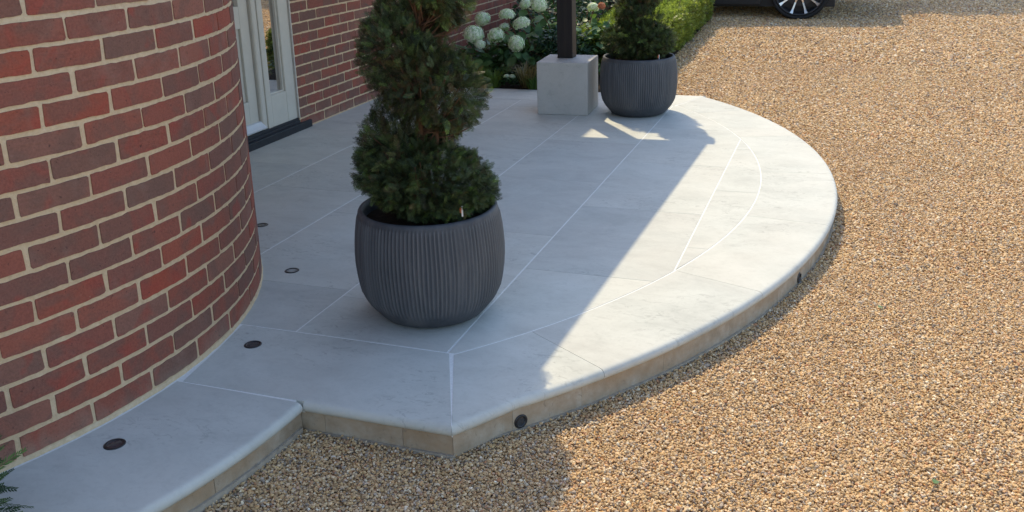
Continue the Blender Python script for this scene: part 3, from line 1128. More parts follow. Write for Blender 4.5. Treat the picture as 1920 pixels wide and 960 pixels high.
spiral_yew(*P2, rad(75), "spiral-clipped yew in the far pot, sunlit on its left side", 12,
           [.3, .5, .60, .70, .85, 1.0, 1.15, 1.3, 1.40], [.262, .262, .245, .165, .155, .175, .150, .08, .02])

# plant labels stuck in the pots
def plant_tag(x, y, z, label):
    t = thing("plant_label", label, "plant label", (x, y, z), .4, "plant labels in the pots")
    boxes("orange_end", [(-.006, 0, -.001, .001, 0, .022)], M['tag_o'], t)
    boxes("white_end", [(.0002, .006, -.0011, .0011, -.014, .024)], M['tag_w'], t)
plant_tag(-1.243, 2.872, PT + .445, "tiny orange and white plant label in the foreground pot")
plant_tag(-1.275, 6.565, PT + .418, "tiny orange and white plant label in the far pot")

# yew at the lower left corner, mostly outside the picture
rng = np.random.default_rng(21)
sx_, sy_ = -2.045, 1.295
t = thing("yew_bush", "yew sprigs reaching in at the lower left corner", "bush", (sx_, sy_, 0))
n = 420
u = rng.normal(size=(n, 3)); u /= np.linalg.norm(u, axis=1, keepdims=True)
u[:, 2] = np.abs(u[:, 2]) * rng.choice([1, 1, -1], n)
p = u * np.array([.205, .205, .20]) * rng.uniform(.6, 1.0, n)[:, None] + np.array([0, 0, .19])
d = u + rng.normal(0, .35, (n, 3)) + np.array([0, 0, .1])
V, F, T = scatter(sprig_template(14, .20, .05), p, d, rng.uniform(.06, .11, n), yew_cols(n, np.zeros(n), .1) * np.array([.9, 1.15, 1.35]))
link("crown", np_mesh("yew_bush_crown", V, F, T), M['yew'], t)
V, F = tube([(0, 0, -.02), (.01, 0, .2), (0, .01, .45)], [.02, .016, .006], 8)
link("trunk", mesh("yew_bush_trunk", V, F, True), M['bark'], t)

# ------------------------------------------------------------------ planting bed beyond the paving
xs = np.linspace(WX, -1.72, 12); ys = np.linspace(Y1 - .02, 12.3, 30)
XX, YY = np.meshgrid(xs, ys)
Z = slope(YY) + .100 + .02 * np.sin(XX * 9) * np.sin(YY * 7)
Z[:, -1] -= .08
idx = np.arange(XX.size).reshape(XX.shape)
F = np.stack([idx[:-1, :-1], idx[:-1, 1:], idx[1:, 1:], idx[1:, :-1]], -1).reshape(-1, 4)
o = link("soil_bed", np_mesh("soil_bed", np.c_[XX.ravel(), YY.ravel(), Z.ravel()], F, smooth=True), M['soil'])
tag(o, "dark soil of the planting bed", kind='structure')

# clipped hedge along the gravel
rng = np.random.default_rng(31)
hx0, hx1, hy0, hy1, hz = -2.45, -1.735, 8.25, 12.25, .44
t = thing("yew_hedge", "low sunlit yew hedge with bright green shoots along the gravel", "hedge", (0, 0, 0))
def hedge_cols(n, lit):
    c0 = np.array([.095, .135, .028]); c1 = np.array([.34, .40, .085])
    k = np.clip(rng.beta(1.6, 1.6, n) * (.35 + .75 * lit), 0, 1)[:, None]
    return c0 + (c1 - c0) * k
parts = []
def hedge_face(n, f, nrm, lit):
    a, b = rng.random(n), rng.random(n)
    p, base = f(a, b)
    h_ = np.array([noise.noise(Vector((q[0] * 3.5, q[1] * 3.5, q[2] * 3.5))) for q in p])
    p = p + np.array(nrm) * (h_ * .05)[:, None]
    d = np.array(nrm) + rng.normal(0, .5, (n, 3)) + np.array([0, 0, .35])
    sz = rng.uniform(.07, .13, n)
    parts.append(scatter(SPRIG_S, p - d / np.linalg.norm(d, axis=1, keepdims=True) * sz[:, None] * .5, d, sz, hedge_cols(n, lit)))
def hb(y): return slope(y)
def f_top(a, b):
    x = hx0 + (hx1 - hx0) * a; y = hy0 + (hy1 - hy0) * b
    e = np.abs(a - .5) * 2
    return np.stack([x, y, hb(y) + hz - .06 * e ** 4], -1), None
def f_right(a, b):
    y = hy0 + (hy1 - hy0) * b
    z = .05 + (hz - .06) * a
    return np.stack([hx1 - .035 * np.abs(a * 2 - 1) ** 3 + 0 * y, y, hb(y) + z], -1), None
def f_front(a, b):
    x = hx0 + (hx1 - hx0) * b
    return np.stack([x, np.full_like(a, hy0), hb(np.full_like(a, hy0)) + .05 + (hz - .05) * a], -1), None
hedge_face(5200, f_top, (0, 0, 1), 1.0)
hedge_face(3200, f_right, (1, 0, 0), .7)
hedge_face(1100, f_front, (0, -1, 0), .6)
V, F, T = merge(parts)
link("foliage", np_mesh("hedge_foliage", V, F, T), M['hedge'], t)
V = []; F = []
L = []
for i in range(46):
    y = hy0 + .15 + (hy1 - hy0 - .3) * i / 45
    x = (hx0 + hx1) / 2 + random.gauss(0, .12)
    b = float(slope(y))
    for k in range(4):
        L.append(tube([(x, y, b), (x + random.gauss(0, .06), y + random.gauss(0, .06), b + .18), (x + random.gauss(0, .18), y + random.gauss(0, .12), b + .38)], [.008, .006, .002], 4))
V, F = join_vf(L)
link("stems", mesh("hedge_stems", V, F), M['bark'], t)
# dark inner mass of twigs and needles
n = 4200
p = np.stack([rng.uniform(hx0 + .06, hx1 - .06, n), rng.uniform(hy0 + .06, hy1 - .06, n), rng.uniform(.06, hz - .06, n)], -1)
p[:, 2] += slope(p[:, 1])
V, F, T = scatter(SPRIG_S, p, rng.normal(size=(n, 3)), rng.uniform(.09, .15, n), yew_cols(n, np.full(n, .4)))
link("inner_twigs", np_mesh("hedge_inner", V, F, T), M['yew'], t)

# hydrangeas
def leaf_template(fold=.10, wid=.62):
    st = [(0, 0), (.12, .30), (.35, .5), (.62, .44), (.85, .2), (1, 0)]
    V = []; F = []
    for x, w in st:
        zc = -.22 * (x - .35) ** 2 * 1.2
        V += [(x, -w * wid, zc + fold * w), (x, 0, zc), (x, w * wid, zc + fold * w)]
    for i in range(len(st) - 1):
        a = i * 3
        F += [(a, a + 3, a + 4, a + 1), (a + 1, a + 4, a + 5, a + 2)]
    return np.array(V), np.array(F)
LEAF = leaf_template()
def leaf_obj_mesh(name, k):
    V, F = LEAF
    V = V.copy(); V[:, 2] += .03 * np.sin(V[:, 0] * 9 + k) * np.abs(V[:, 1]) * 2
    base = np.array([[.080, .155, .060], [.100, .185, .066], [.070, .135, .066], [.125, .21, .070]])[k % 4]
    return np_mesh(name, V, F, np.tile(base, (len(F), 1)) * rng.uniform(.9, 1.1, (len(F), 1)), smooth=True)
leafs = [leaf_obj_mesh("hydrangea_leaf_%d" % i, i) for i in range(4)]
def head_mesh(seed, col):
    r = np.random.default_rng(seed)
    n = 190
    i = np.arange(n) + .5
    ph = np.arccos(1 - 1.55 * i / n); th = np.pi * (1 + 5 ** .5) * i
    u = np.stack([np.sin(ph) * np.cos(th), np.sin(ph) * np.sin(th), np.cos(ph)], -1) + r.normal(0, .05, (n, 3))
    u /= np.linalg.norm(u, axis=1, keepdims=True)
    V = []; F = []; T = []
    for q in u:
        rad_ = 1 + r.normal(0, .06) + .07 * noise.noise(Vector(q * 2.3) + Vector((seed, 0, 0)))
        c = q * rad_ * np.array([1, 1, .82])
        a = np.cross(q, r.normal(size=3)); a /= np.linalg.norm(a); b = np.cross(q, a)
        s = .135 * r.uniform(.8, 1.2)
        colr = np.array(col) * r.uniform(.82, 1.1)
        if r.random() < .22: colr = colr * np.array([.84, 1.0, .74])
        for k in range(4):
            t0 = k * math.pi / 2
            d = a * math.cos(t0) + b * math.sin(t0); e = -a * math.sin(t0) + b * math.cos(t0)
            o = len(V)
            V += [c, c + (d * .62 + e * .42) * s + q * .012, c + d * s * 1.1 - q * .01, c + (d * .62 - e * .42) * s + q * .012]
            F.append((o, o + 1, o + 2, o + 3)); T.append(colr * r.uniform(.93, 1.07))
    # core that closes the gaps
    for la in range(6):
        for lo in range(10):
            z0_, z1_ = 1 - 1.5 * la / 6, 1 - 1.5 * (la + 1) / 6
            o = len(V)
            for z_, l in ((z0_, lo), (z0_, lo + 1), (z1_, lo + 1), (z1_, lo)):
                rr = math.sqrt(max(0, 1 - z_ * z_))
                V.append(np.array([rr * math.cos(l * math.pi / 5), rr * math.sin(l * math.pi / 5), z_ * .82]) * .9)
            F.append((o, o + 1, o + 2, o + 3)); T.append(np.array(col) * np.array([.55, .68, .45]))
    return np_mesh("flower_head_%d" % seed, np.array(V), np.array(F), np.array(T))
heads = [head_mesh(i, (.86, .89, .80)) for i in range(3)]
pink = head_mesh(9, (.62, .22, .14))

rng = np.random.default_rng(41)
def hydrangea(x, y, flowers, label, spread, top, nleaf, nstuff):
    b = float(slope(y)) + .115
    t = thing("hydrangea", label, "hydrangea", (x, y, b), 0, "white hydrangeas in the bed")
    L = []
    for (fx_, fy_, fz_, fr_) in flowers:
        s = Vector((random.gauss(0, .05), random.gauss(0, .05), 0)); e = Vector((fx_ - x, fy_ - y, fz_ + PT - b))
        m_ = s.lerp(e, .6) + Vector((0, 0, .06))
        L.append(tube([s, m_, e - Vector((0, 0, fr_ * .4))], [.006, .005, .0035], 5))
        h = link("flower_head", random.choice(heads), M['petal'], t, e, (random.gauss(.35, .25), random.gauss(0, .3), random.random() * 6))
        k = random.uniform(.94, 1.06)
        h.scale = (fr_ * k, fr_ * k, fr_ * random.uniform(.95, 1.15))
        for q in range(3):                          # leaves under the head
            a = random.random() * 6.28
            lf = link("leaf", random.choice(leafs), M['leaf'], t, e + Vector((0, 0, -fr_ * .9 - .04 * q)), (random.gauss(0, .3), random.uniform(.1, .7), a))
            lf.scale = (random.uniform(.10, .15),) * 3
    for i in range(9):
        s = Vector((random.gauss(0, .06), random.gauss(0, .06), 0)); e = Vector((random.gauss(0, spread * .6), random.gauss(0, spread * .5), top * random.uniform(.5, .95)))
        L.append(tube([s, s.lerp(e, .5) + Vector((0, 0, .04)), e], [.006, .0045, .002], 5))
    V, F = join_vf(L)
    link("stems", mesh("hydrangea_stems", V, F), M['bark'], t)
    for i in range(nleaf):
        a = random.random() * 6.28; k = math.sqrt(random.random())
        p = Vector((spread * k * math.cos(a), -abs(spread * .8 * k * math.sin(a)) if random.random() < .7 else spread * .6 * k, top * (1 - .55 * k * k) * random.uniform(.35, 1.0)))
        lf = link("leaf", random.choice(leafs), M['leaf'], t, p, (random.gauss(0, .35), random.uniform(.0, .9), a + random.gauss(0, .7)))
        lf.scale = (random.uniform(.09, .16),) * 3
    n = nstuff
    a = rng.random(n) * 6.28; k = np.sqrt(rng.random(n))
    p = np.stack([spread * k * np.cos(a), spread * .8 * k * np.sin(a), top * (1 - .5 * k * k) * rng.uniform(.1, .92, n)], -1)
    d = np.stack([np.cos(a), np.sin(a), rng.normal(-.1, .4, n)], -1) + rng.normal(0, .4, (n, 3))
    cols = np.array([.065, .125, .050]) + rng.random((n, 1)) * np.array([.045, .075, .022])
    V, F, T = scatter(LEAF, p, d, rng.uniform(.07, .13, n), cols, roll=np.tile([0., 0, 1], (n, 1)) + rng.normal(0, .35, (n, 3)))
    o = link("foliage", np_mesh("hydrangea_foliage", V, F, T, smooth=True), M['leaf'], t)
    o['kind'] = 'stuff'
    return t
hydrangea(-3.10, 7.98, [(-3.185, 8.05, .50, .070), (-3.158, 7.75, .40, .088), (-3.061, 7.65, .325, .045), (-2.966, 7.8, .38, .072)],
          "white mophead hydrangea nearest the brick wall, partly behind the foreground yew", .34, .40, 45, 220)
hydrangea(-2.80, 8.05, [(-2.932, 8.0, .544, .069), (-2.758, 7.9, .48, .073), (-2.943, 7.95, .436, .050), (-2.742, 7.7, .332, .076)],
          "white mophead hydrangea midway between the wall and the post, with four heads", .36, .42, 50, 240)
hydrangea(-2.60, 8.45, [(-2.856, 8.3, .609, .052), (-2.661, 8.1, .630, .079), (-2.50, 8.5, .66, .07)],
          "tall white hydrangea just left of the timber post with heads at the top", .38, .55, 50, 240)
t4 = hydrangea(-2.22, 8.30, [(-2.252, 8.45, .565, .056)], "leafy hydrangea behind the post with one white and one pink head", .36, .50, 45, 320)
h = link("flower_head", pink, M['petal'], t4, Vector((-2.160 + 2.22, 8.40 - 8.30, .585 + PT - (float(slope(8.3)) + .115))), (.3, 0, 1))
h.scale = (.034, .034, .042); h['label'] = "small pink flower head"

def shrub(x, y, spread, top, n, label, seed):
    r_ = np.random.default_rng(seed)
    b = float(slope(y)) + .115
    t = thing("leafy_shrub", label, "shrub", (x, y, b), 0)
    L = []
    for i in range(12):
        e = Vector((random.gauss(0, spread * .5), random.gauss(0, spread * .5), top * random.uniform(.5, .95)))
        L.append(tube([(random.gauss(0, .05), random.gauss(0, .05), 0), e * .55 + Vector((0, 0, .03)), e], [.008, .005, .002], 5))
    V, F = join_vf(L)
    link("stems", mesh("shrub_stems", V, F), M['bark'], t)
    a = r_.random(n) * 6.28; k = np.sqrt(r_.random(n))
    p = np.stack([spread * k * np.cos(a), spread * k * np.sin(a), top * np.sqrt(np.clip(1 - .8 * k * k, 0, 1)) * r_.uniform(.15, 1.0, n) ** .6], -1)
    d = np.stack([np.cos(a), np.sin(a), r_.normal(.1, .4, n)], -1) + r_.normal(0, .5, (n, 3))
    cols = np.array([.026, .055, .034]) + r_.random((n, 1)) * np.array([.022, .045, .020])
    V, F, T = scatter(LEAF, p, d, r_.uniform(.035, .065, n), cols, roll=np.tile([0., 0, 1], (n, 1)) + r_.normal(0, .5, (n, 3)))
    o = link("foliage", np_mesh("shrub_foliage", V, F, T, smooth=True), M['leaf'], t); o['kind'] = 'stuff'
shrub(-2.42, 8.05, .26, .46, 900, "dark small-leaved shrub right behind the timber post", 71)
shrub(-2.85, 9.35, .50, .78, 1500, "taller dark shrub behind the hydrangeas, close to the hedge", 72)
shrub(-3.00, 10.9, .55, .85, 1300, "dark shrub at the far end of the bed beside the garden wall", 73)

# low plants at the edge of the paving
def blades(name, label, x, y, n, h, spread, col, bend, group):
    t = thing(name, label, "grass tuft" if name == "grass_tuft" else "plant", (x, y, float(slope(y)) + .115), 0, group)
    V = []; F = []; T = []
    for i in range(n):
        a = random.random() * 6.28; r = random.random() ** .5 * .05
        b = Vector((r * math.cos(a), r * math.sin(a), 0))
        dr = Vector((math.cos(a), math.sin(a), 0)) * spread * random.uniform(.3, 1)
        hh = h * random.uniform(.6, 1.1); w = Vector((-math.sin(a), math.cos(a), 0)) * random.uniform(.0022, .004)
        o = len(V)
        pts = [b, b + dr * .35 + Vector((0, 0, hh * .6)), b + dr + Vector((0, 0, hh * (1 - bend)))]
        for k, q in enumerate(pts):
            ww = w * (1, .9, .15)[k]
            V += [q - ww, q + ww]
        F += [(o, o + 1, o + 3, o + 2), (o + 2, o + 3, o + 5, o + 4)]
        c = np.array(col) * random.uniform(.6, 1.3)
        T += [c, c]
    link("blades", np_mesh(name + "_blades", np.array([tuple(v) for v in V]), np.array(F), np.array(T)), M['leaf'], t)
    return t
gx = [(-2.98, 7.46), (-2.90, 7.50), (-2.82, 7.44)]
blades("grass_tuft", "bright green grass tuft at the paving edge closest to the foreground yew", -2.98, 7.43, 160, .19, .11, (.12, .19, .035), .1, "grass tufts along the far paving edge")
blades("grass_tuft", "bright green grass tuft at the paving edge below the lowest hydrangea leaves", -2.86, 7.43, 160, .16, .12, (.13, .20, .04), .1, "grass tufts along the far paving edge")
blades("grass_tuft", "bronze arching grass tuft beside the grey stone block", -2.58, 7.47, 140, .28, .22, (.20, .16, .07), .35, "grass tufts along the far paving edge")
blades("grass_tuft", "short green tuft behind the left edge of the stone block", -2.50, 7.42, 120, .13, .10, (.08, .15, .035), .1, "grass tufts along the far paving edge")
t = thing("low_plant", "low green plant with two small white flower heads at the paving edge", "plant", (-2.72, 7.46, .125), 0)
n = 90
a = rng.random(n) * 6.28
p = np.stack([rng.normal(0, .06, n), rng.normal(0, .04, n), rng.uniform(.01, .07, n)], -1)
V, F, T = scatter(LEAF, p, np.stack([np.cos(a), np.sin(a), rng.uniform(-.1, .6, n)], -1), rng.uniform(.025, .05, n), np.array([.05, .11, .04]) * rng.uniform(.7, 1.3, (n, 1)), roll=np.tile([0., 0, 1], (n, 1)) + rng.normal(0, .3, (n, 3)))
o = link("foliage", np_mesh("low_plant_foliage", V, F, T, smooth=True), M['leaf'], t); o['kind'] = 'stuff'
for dx in (-.028, .024):
    h = link("flower_head", heads[0], M['petal'], t, (dx, -.01, .082), (.2, 0, dx * 90)); h.scale = (.028, .028, .022)

# dark leafy ground cover between the stems
n = 1500
p = np.stack([rng.uniform(WX + .1, -2.0, n), rng.uniform(7.46, 9.6, n), rng.uniform(.0, .16, n)], -1)
p[:, 2] += slope(p[:, 1]) + .11
a = rng.random(n) * 6.28
V, F, T = scatter(LEAF, p, np.stack([np.cos(a), np.sin(a), rng.uniform(-.2, .7, n)], -1), rng.uniform(.03, .07, n),
                  np.array([.048, .095, .036]) * rng.uniform(.6, 1.5, (n, 1)), roll=np.tile([0., 0, 1], (n, 1)) + rng.normal(0, .4, (n, 3)))
o = link("ground_cover", np_mesh("ground_cover", V, F, T, smooth=True), M['leaf'])
tag(o, "dark low leaves covering the bed under the hydrangeas", "ground cover", kind='stuff')

# ------------------------------------------------------------------ parked car
car = thing("parked_car", "dark navy car with silver multi-spoke wheels parked beyond the hedge", "car", (-.655, 12.42, float(slope(12.42))), 0)
def car_body():
    WR = .36
    prof = [(-3.72, .46), (-3.84, .72), (-3.80, 1.05), (-3.50, 1.60), (-3.1, 1.70), (-2.2, 1.73), (-1.55, 1.68), (-.62, 1.14), (.30, 1.05), (.72, .92), (.90, .74), (.90, .60), (.80, .52), (.47, .47)]
    for i in range(13):
        a = rad(-8 + 196 * i / 12); prof.append((.43 * math.cos(a), WR + .43 * math.sin(a)))
    prof += [(-.46, .27), (-2.44, .27)]
    for i in range(13):
        a = rad(-8 + 196 * i / 12); prof.append((-2.9 + .43 * math.cos(a), WR + .43 * math.sin(a)))
    prof += [(-3.36, .36)]
    bm = bmesh.new()
    rows = []
    for y in (0, 1.92):
        r = []
        for x, z in prof:
            k = max(0, (z - 1.0)) * .28
            q = .045 if (z < .30) else 0
            k2 = .10 * max(0, x - .3) + .06 * max(0, -3.3 - x) * 2
            yy = y + (k + k2 + q) * (1 if y == 0 else -1)
            r.append(bm.verts.new((x, yy, z)))
        rows.append(r)
    n = len(prof)
    bm.faces.new(rows[0]); bm.faces.new(rows[1][::-1])
    for i in range(n):
        j = (i + 1) % n
        bm.faces.new((rows[0][j], rows[0][i], rows[1][i], rows[1][j]))
    bmesh.ops.recalc_face_normals(bm, faces=bm.faces)
    ed = [e for e in bm.edges if abs(e.verts[0].co.y - e.verts[1].co.y) < .5]
    bmesh.ops.bevel(bm, geom=ed, offset=.022, segments=2, profile=.5, affect='EDGES')
    me = bpy.data.meshes.new("car_body"); bm.to_mesh(me); bm.free()
    return me
link("body", car_body(), M['carpaint'], car)
def car_panel(name, pts, y, mat, th=.006):
    """panel on the near side following the tumblehome"""
    bm = bmesh.new()
    f = [bm.verts.new((x, y + max(0, z - 1.0) * .28 - th, z)) for x, z in pts]
    b = [bm.verts.new((x, y + max(0, z - 1.0) * .28 + .01, z)) for x, z in pts]
    bm.faces.new(f)
    for i in range(len(pts)):
        j = (i + 1) % len(pts)
        bm.faces.new((f[j], f[i], b[i], b[j]))
    bmesh.ops.recalc_face_normals(bm, faces=bm.faces)
    me = bpy.data.meshes.new(name); bm.to_mesh(me); bm.free()
    return link(name, me, mat, car)
car_panel("side_window", [(-2.02, 1.14), (-.80, 1.16), (-1.52, 1.60), (-2.02, 1.63)], 0, M['carglass'])
car_panel("side_window", [(-3.30, 1.14), (-2.08, 1.14), (-2.08, 1.63), (-3.05, 1.60)], 0, M['carglass'])
d1 = car_panel("door", [(-.50, .36), (-.50, 1.08), (-1.98, 1.10), (-1.98, .36)], 0, M['carpaint'], .004)
boxes("handle", [(-1.86, -1.66, -.035, -.012, .93, .96)], M['carpaint'], d1, .006)
d2 = car_panel("door", [(-2.0, .36), (-2.0, 1.10), (-2.55, 1.10), (-2.62, .80), (-2.42, .36)], 0, M['carpaint'], .004)
boxes("sill_trim", [(-2.42, -.47, .030, .12, .175, .30)], M['cartrim'], car, .012)  # dropped low so the shaded band below the body turns dark
boxes("sill_step", [(-2.40, -.49, -.012, .04, .300, .325)], M['alloydark'], car, .006)
boxes("headlight", [(.62, .80, .10, .36, .74, .86)], M['lens_pale'], car, .02)
boxes("underbody", [(-3.4, .42, .10, 1.80, .15, .40)], M['cartrim'], car)  # black box shaped low to deepen the shade beneath the car
def wheel_parts():
    R = .36
    prof = [(.300, .04), (.318, .012), (.340, .006), (.352, .022), (R, .06), (R, .20), (.352, .235), (.318, .245), (.300, .22)]
    V = []; F = []
    n = 64
    for i in range(n):
        a = 2 * math.pi * i / n
        for r, y in prof: V.append((r * math.cos(a), y, r * math.sin(a)))
    m = len(prof)
    for i in range(n):
        j = (i + 1) % n
        for k in range(m - 1): F.append((i * m + k, i * m + k + 1, j * m + k + 1, j * m + k))
    ty = mesh("tyre", V, F, True)
    # rim: lip, barrel and five pairs of spokes
    V = []; F = []
    prof = [(.301, .035), (.302, .012), (.292, .010), (.286, .022), (.283, .10), (.25, .20)]
    for i in range(n):
        a = 2 * math.pi * i / n
        for r, y in prof: V.append((r * math.cos(a), y, r * math.sin(a)))
    m = len(prof)
    for i in range(n):
        j = (i + 1) % n
        for k in range(m - 1): F.append((i * m + k, i * m + k + 1, j * m + k + 1, j * m + k))
    rim = mesh("rim", V, F, True)
    L = []
    for s in range(10):
        a = math.pi * 2 * (s + .5) / 10 - math.pi / 2 * 0 + .157 * 2
        ca, sa = math.cos(a), math.sin(a); px, pz = -sa, ca
        def P(r, w, y): return (r * ca + px * w, y, r * sa + pz * w)
        st = [(.045, .014, .030), (.15, .009, .036), (.24, .010, .026), (.288, .019, .014)]
        v = []; f = []
        for r, w, y in st:
            v += [P(r, -w, y), P(r, w, y), P(r, w * 1.3, y + .03), P(r, -w * 1.3, y + .03)]
        for i in range(3):
            for k in range(4):
                kk = (k + 1) % 4
                f.append((i * 4 + k, i * 4 + kk, i * 4 + 4 + kk, i * 4 + 4 + k))
        L.append((v, f))
    hub = []
    for i in range(24):
        a = 2 * math.pi * i / 24
        hub += [(.05 * math.cos(a), .026, .05 * math.sin(a)), (.06 * math.cos(a), .06, .06 * math.sin(a))]
    hf = [(i * 2, i * 2 + 1, (i + 1) % 24 * 2 + 1, (i + 1) % 24 * 2) for i in range(24)] + [tuple(i * 2 for i in range(24))]
    L.append((hub, hf))
    sp = mesh("spokes", *join_vf(L))
    V = []; F = []
    for i in range(40):
        a = 2 * math.pi * i / 40
        V += [(.05 * math.cos(a), .09, .05 * math.sin(a)), (.19 * math.cos(a), .09, .19 * math.sin(a)), (.19 * math.cos(a), .115, .19 * math.sin(a))]
    for i in range(40):
        j = (i + 1) % 40
        F += [(i * 3, i * 3 + 1, j * 3 + 1, j * 3), (i * 3 + 1, i * 3 + 2, j * 3 + 2, j * 3 + 1)]
    dc = mesh("brake_disc", V, F)
    V = []; F = []
    for i in range(40):
        a = 2 * math.pi * i / 40; V.append((.285 * math.cos(a), .15, .285 * math.sin(a)))
    F.append(tuple(range(40)))
    return ty, rim, sp, dc, mesh("wheel_back", V, F)
TY, RIM, SP, DC, WBK = wheel_parts()
for x in (0, -2.9):
    for y, rz in ((-.01, 0), (1.93, math.pi)):
        w = link("wheel", TY, M['tyre'], car, (x, y, .352), (0, 0, rz))
        link("rim", RIM, M['alloydark'], w); link("spoke_set", SP, M['alloy'], w); link("brake_disc", DC, M['alloydark'], w); link("wheel_back", WBK, M['cartrim'], w)

# ------------------------------------------------------------------ tree beyond the car (its shade falls on the drive)
rng = np.random.default_rng(51)
t = thing("garden_tree", "small round garden tree beyond the parked car", "tree", (-.75, 16.5, .25))
L = [tube([(0, 0, -.05), (.05, 0, 1.2), (0, .05, 2.6), (.05, 0, 4.2)], [.11, .09, .07, .03], 10)]
for i in range(14):
    a = random.random() * 6.28; z = random.uniform(2.2, 3.8)
    L.append(tube([(0.02, 0, z), (.5 * math.cos(a), .5 * math.sin(a), z + .4), (1.0 * math.cos(a), 1.0 * math.sin(a), z + .6)], [.04, .025, .008], 5))
V, F = join_vf(L)
link("trunk", mesh("garden_tree_trunk", V, F, True), M['bark'], t)
n = 5200
u = rng.normal(size=(n, 3)); u /= np.linalg.norm(u, axis=1, keepdims=True)
p = u * (rng.random(n) ** .35)[:, None] * np.array([1.25, 1.1, 1.25])
p *= (1 + .25 * np.array([noise.noise(Vector(q) * 1.6) for q in p]))[:, None]
p += np.array([0, 0, 3.75])
V, F, T = scatter(LEAF, p, u + rng.normal(0, .7, (n, 3)), rng.uniform(.10, .18, n), np.array([.05, .09, .03]) * rng.uniform(.6, 1.4, (n, 1)))
link("crown", np_mesh("garden_tree_crown", V, F, T, smooth=True), M['leaf'], t)

# ------------------------------------------------------------------ loose gravel
rng = np.random.default_rng(61)
def zone(x0, x1, y0, y1, sp, size):
    nx = int((x1 - x0) / sp); ny = int((y1 - y0) / sp)
    X, Y = np.meshgrid(x0 + (np.arange(nx) + .5) * sp, y0 + (np.arange(ny) + .5) * sp)
    X = X.ravel() + rng.uniform(-.5, .5, X.size) * sp; Y = Y.ravel() + rng.uniform(-.5, .5, Y.size) * sp
    return X, Y, np.full(X.size, size)
xs_, ys_, ss_ = [], [], []
for z in ((-2.2, 2.6, 1.2, 4.2, .0073, .0045), (-1.4, 4.0, 4.2, 6.6, .0098, .0059), (-1.9, 5.2, 6.6, 9.5, .0130, .0079), (-2.2, 6.8, 9.5, 17.0, .0190, .0113)):
    X, Y, s = zone(*z)
    xs_.append(X); ys_.append(Y); ss_.append(s)
X = np.concatenate(xs_); Y = np.concatenate(ys_); SZ = np.concatenate(ss_)
keep = ~((np.hypot(X - PC[0], Y - PC[1]) < RO - .014) & (Y > Y0 + .012) & (Y < Y1 - .012))
keep &= ~((np.hypot(X - BC[0], Y - BC[1]) < 2.098 - .014) & (Y < Y0 + .02))
keep &= ~((X < -1.79) & (Y > 7.38))
# only where the camera or a camera beside it could look
vx = X; vy = Y
right = .60 * Y + .55; left = -.62 * Y - .5
keep &= (X < right + .3)
X, Y, SZ = X[keep], Y[keep], SZ[keep]
Zs = gz(X, Y) + rng.uniform(-1.0, .75, X.size) * SZ
# a few stones kicked up against the riser
me = bpy.data.meshes.new("gravel_points")
me.vertices.add(X.size)
me.vertices.foreach_set('co', np.stack([X, Y, Zs], -1).astype(np.float32).ravel())
a = me.attributes.new('size', 'FLOAT', 'POINT'); a.data.foreach_set('value', (SZ * rng.lognormal(0, .22, X.size)).astype(np.float32))
a = me.attributes.new('variant', 'INT', 'POINT'); a.data.foreach_set('value', rng.integers(0, 5, X.size).astype(np.int32))
r3 = np.stack([rng.normal(0, .45, X.size), rng.normal(0, .45, X.size), rng.uniform(0, 6.283, X.size)], -1)
a = me.attributes.new('spin', 'FLOAT_VECTOR', 'POINT'); a.data.foreach_set('vector', r3.astype(np.float32).ravel())
me.update()
go = link("gravel_stones", me)
tag(go, "loose tan, cream, orange and grey gravel stones covering the drive", kind='stuff')
ng = bpy.data.node_groups.new("scatter_gravel", 'GeometryNodeTree')
ng.interface.new_socket("Geometry", in_out='INPUT', socket_type='NodeSocketGeometry')
ng.interface.new_socket("Geometry", in_out='OUTPUT', socket_type='NodeSocketGeometry')
N = ng.nodes
gi = N.new('NodeGroupInput'); gout = N.new('NodeGroupOutput')
jn = N.new('GeometryNodeGeometryToInstance')
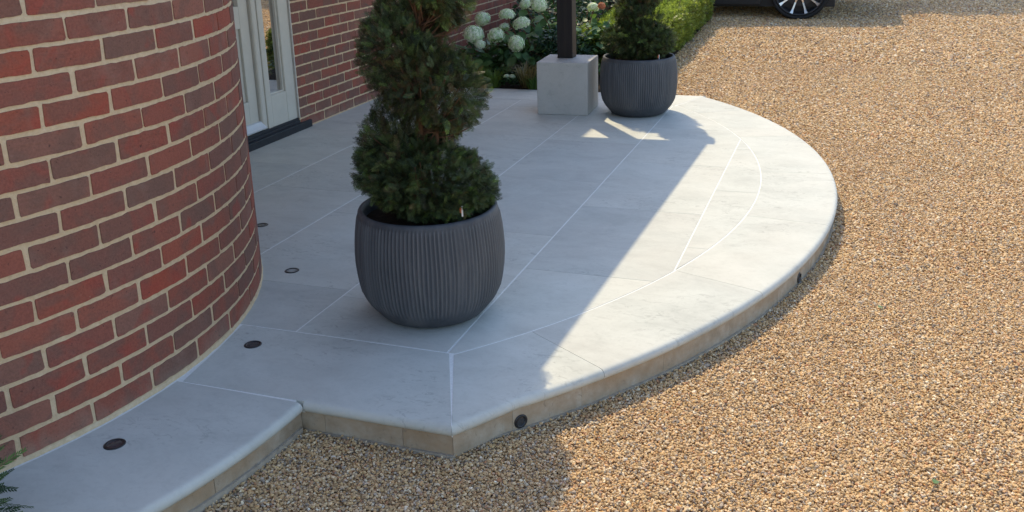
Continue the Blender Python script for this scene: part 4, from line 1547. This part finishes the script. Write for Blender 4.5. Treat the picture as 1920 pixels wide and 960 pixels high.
for i in range(5):
    ic = N.new('GeometryNodeMeshIcoSphere'); ic.inputs['Radius'].default_value = 1.0; ic.inputs['Subdivisions'].default_value = 1
    nt = N.new('ShaderNodeTexNoise'); nt.noise_dimensions = '4D'; nt.inputs['W'].default_value = i * 7.3 + 1; nt.inputs['Scale'].default_value = .9; nt.inputs['Detail'].default_value = 2
    sb = N.new('ShaderNodeVectorMath'); sb.operation = 'SUBTRACT'; sb.inputs[1].default_value = (.5, .5, .5)
    scn = N.new('ShaderNodeVectorMath'); scn.operation = 'SCALE'; scn.inputs['Scale'].default_value = 2.2
    ng.links.new(nt.outputs['Color'], sb.inputs[0]); ng.links.new(sb.outputs[0], scn.inputs[0])
    sp = N.new('GeometryNodeSetPosition')
    ng.links.new(ic.outputs['Mesh'], sp.inputs['Geometry']); ng.links.new(scn.outputs[0], sp.inputs['Offset'])
    tr = N.new('GeometryNodeTransform'); tr.inputs['Scale'].default_value = ((1.25, .9, .62), (1.05, .85, .7), (1.35, .8, .6), (1.0, 1.0, .6), (1.15, .95, .75))[i]
    ng.links.new(sp.outputs[0], tr.inputs['Geometry'])
    ms = N.new('GeometryNodeSetMaterial'); ms.inputs['Material'].default_value = M['stone']
    ng.links.new(tr.outputs[0], ms.inputs['Geometry'])
    ng.links.new(ms.outputs[0], jn.inputs[0])
ip = N.new('GeometryNodeInstanceOnPoints'); ip.inputs['Pick Instance'].default_value = True
def named(nm, typ):
    q = N.new('GeometryNodeInputNamedAttribute'); q.data_type = typ; q.inputs['Name'].default_value = nm
    return next(o_ for o_ in q.outputs if o_.name == 'Attribute' and o_.enabled)
ng.links.new(gi.outputs[0], ip.inputs['Points'])
ng.links.new(jn.outputs[0], ip.inputs['Instance'])
ng.links.new(named('variant', 'INT'), ip.inputs['Instance Index'])
ng.links.new(named('spin', 'FLOAT_VECTOR'), ip.inputs['Rotation'])
ng.links.new(named('size', 'FLOAT'), ip.inputs['Scale'])
ng.links.new(ip.outputs[0], gout.inputs[0])
md = go.modifiers.new("gravel", 'NODES'); md.node_group = ng
print("gravel stones", X.size)

# two fallen leaves on the gravel
for (x, y, lab) in ((.175, 3.72, "small green fallen leaf on the gravel just beyond the curved riser"), (.30, 2.52, "small green fallen leaf on the open gravel near the front")):
    o = link("fallen_leaf", leafs[3], M['leaf'], None, (x, y, float(gz(x, y)) + .014), (.2, .1, 1.2))
    o.scale = (.03, .03, .03)
    tag(o, lab, "leaf", "fallen leaves on the gravel")
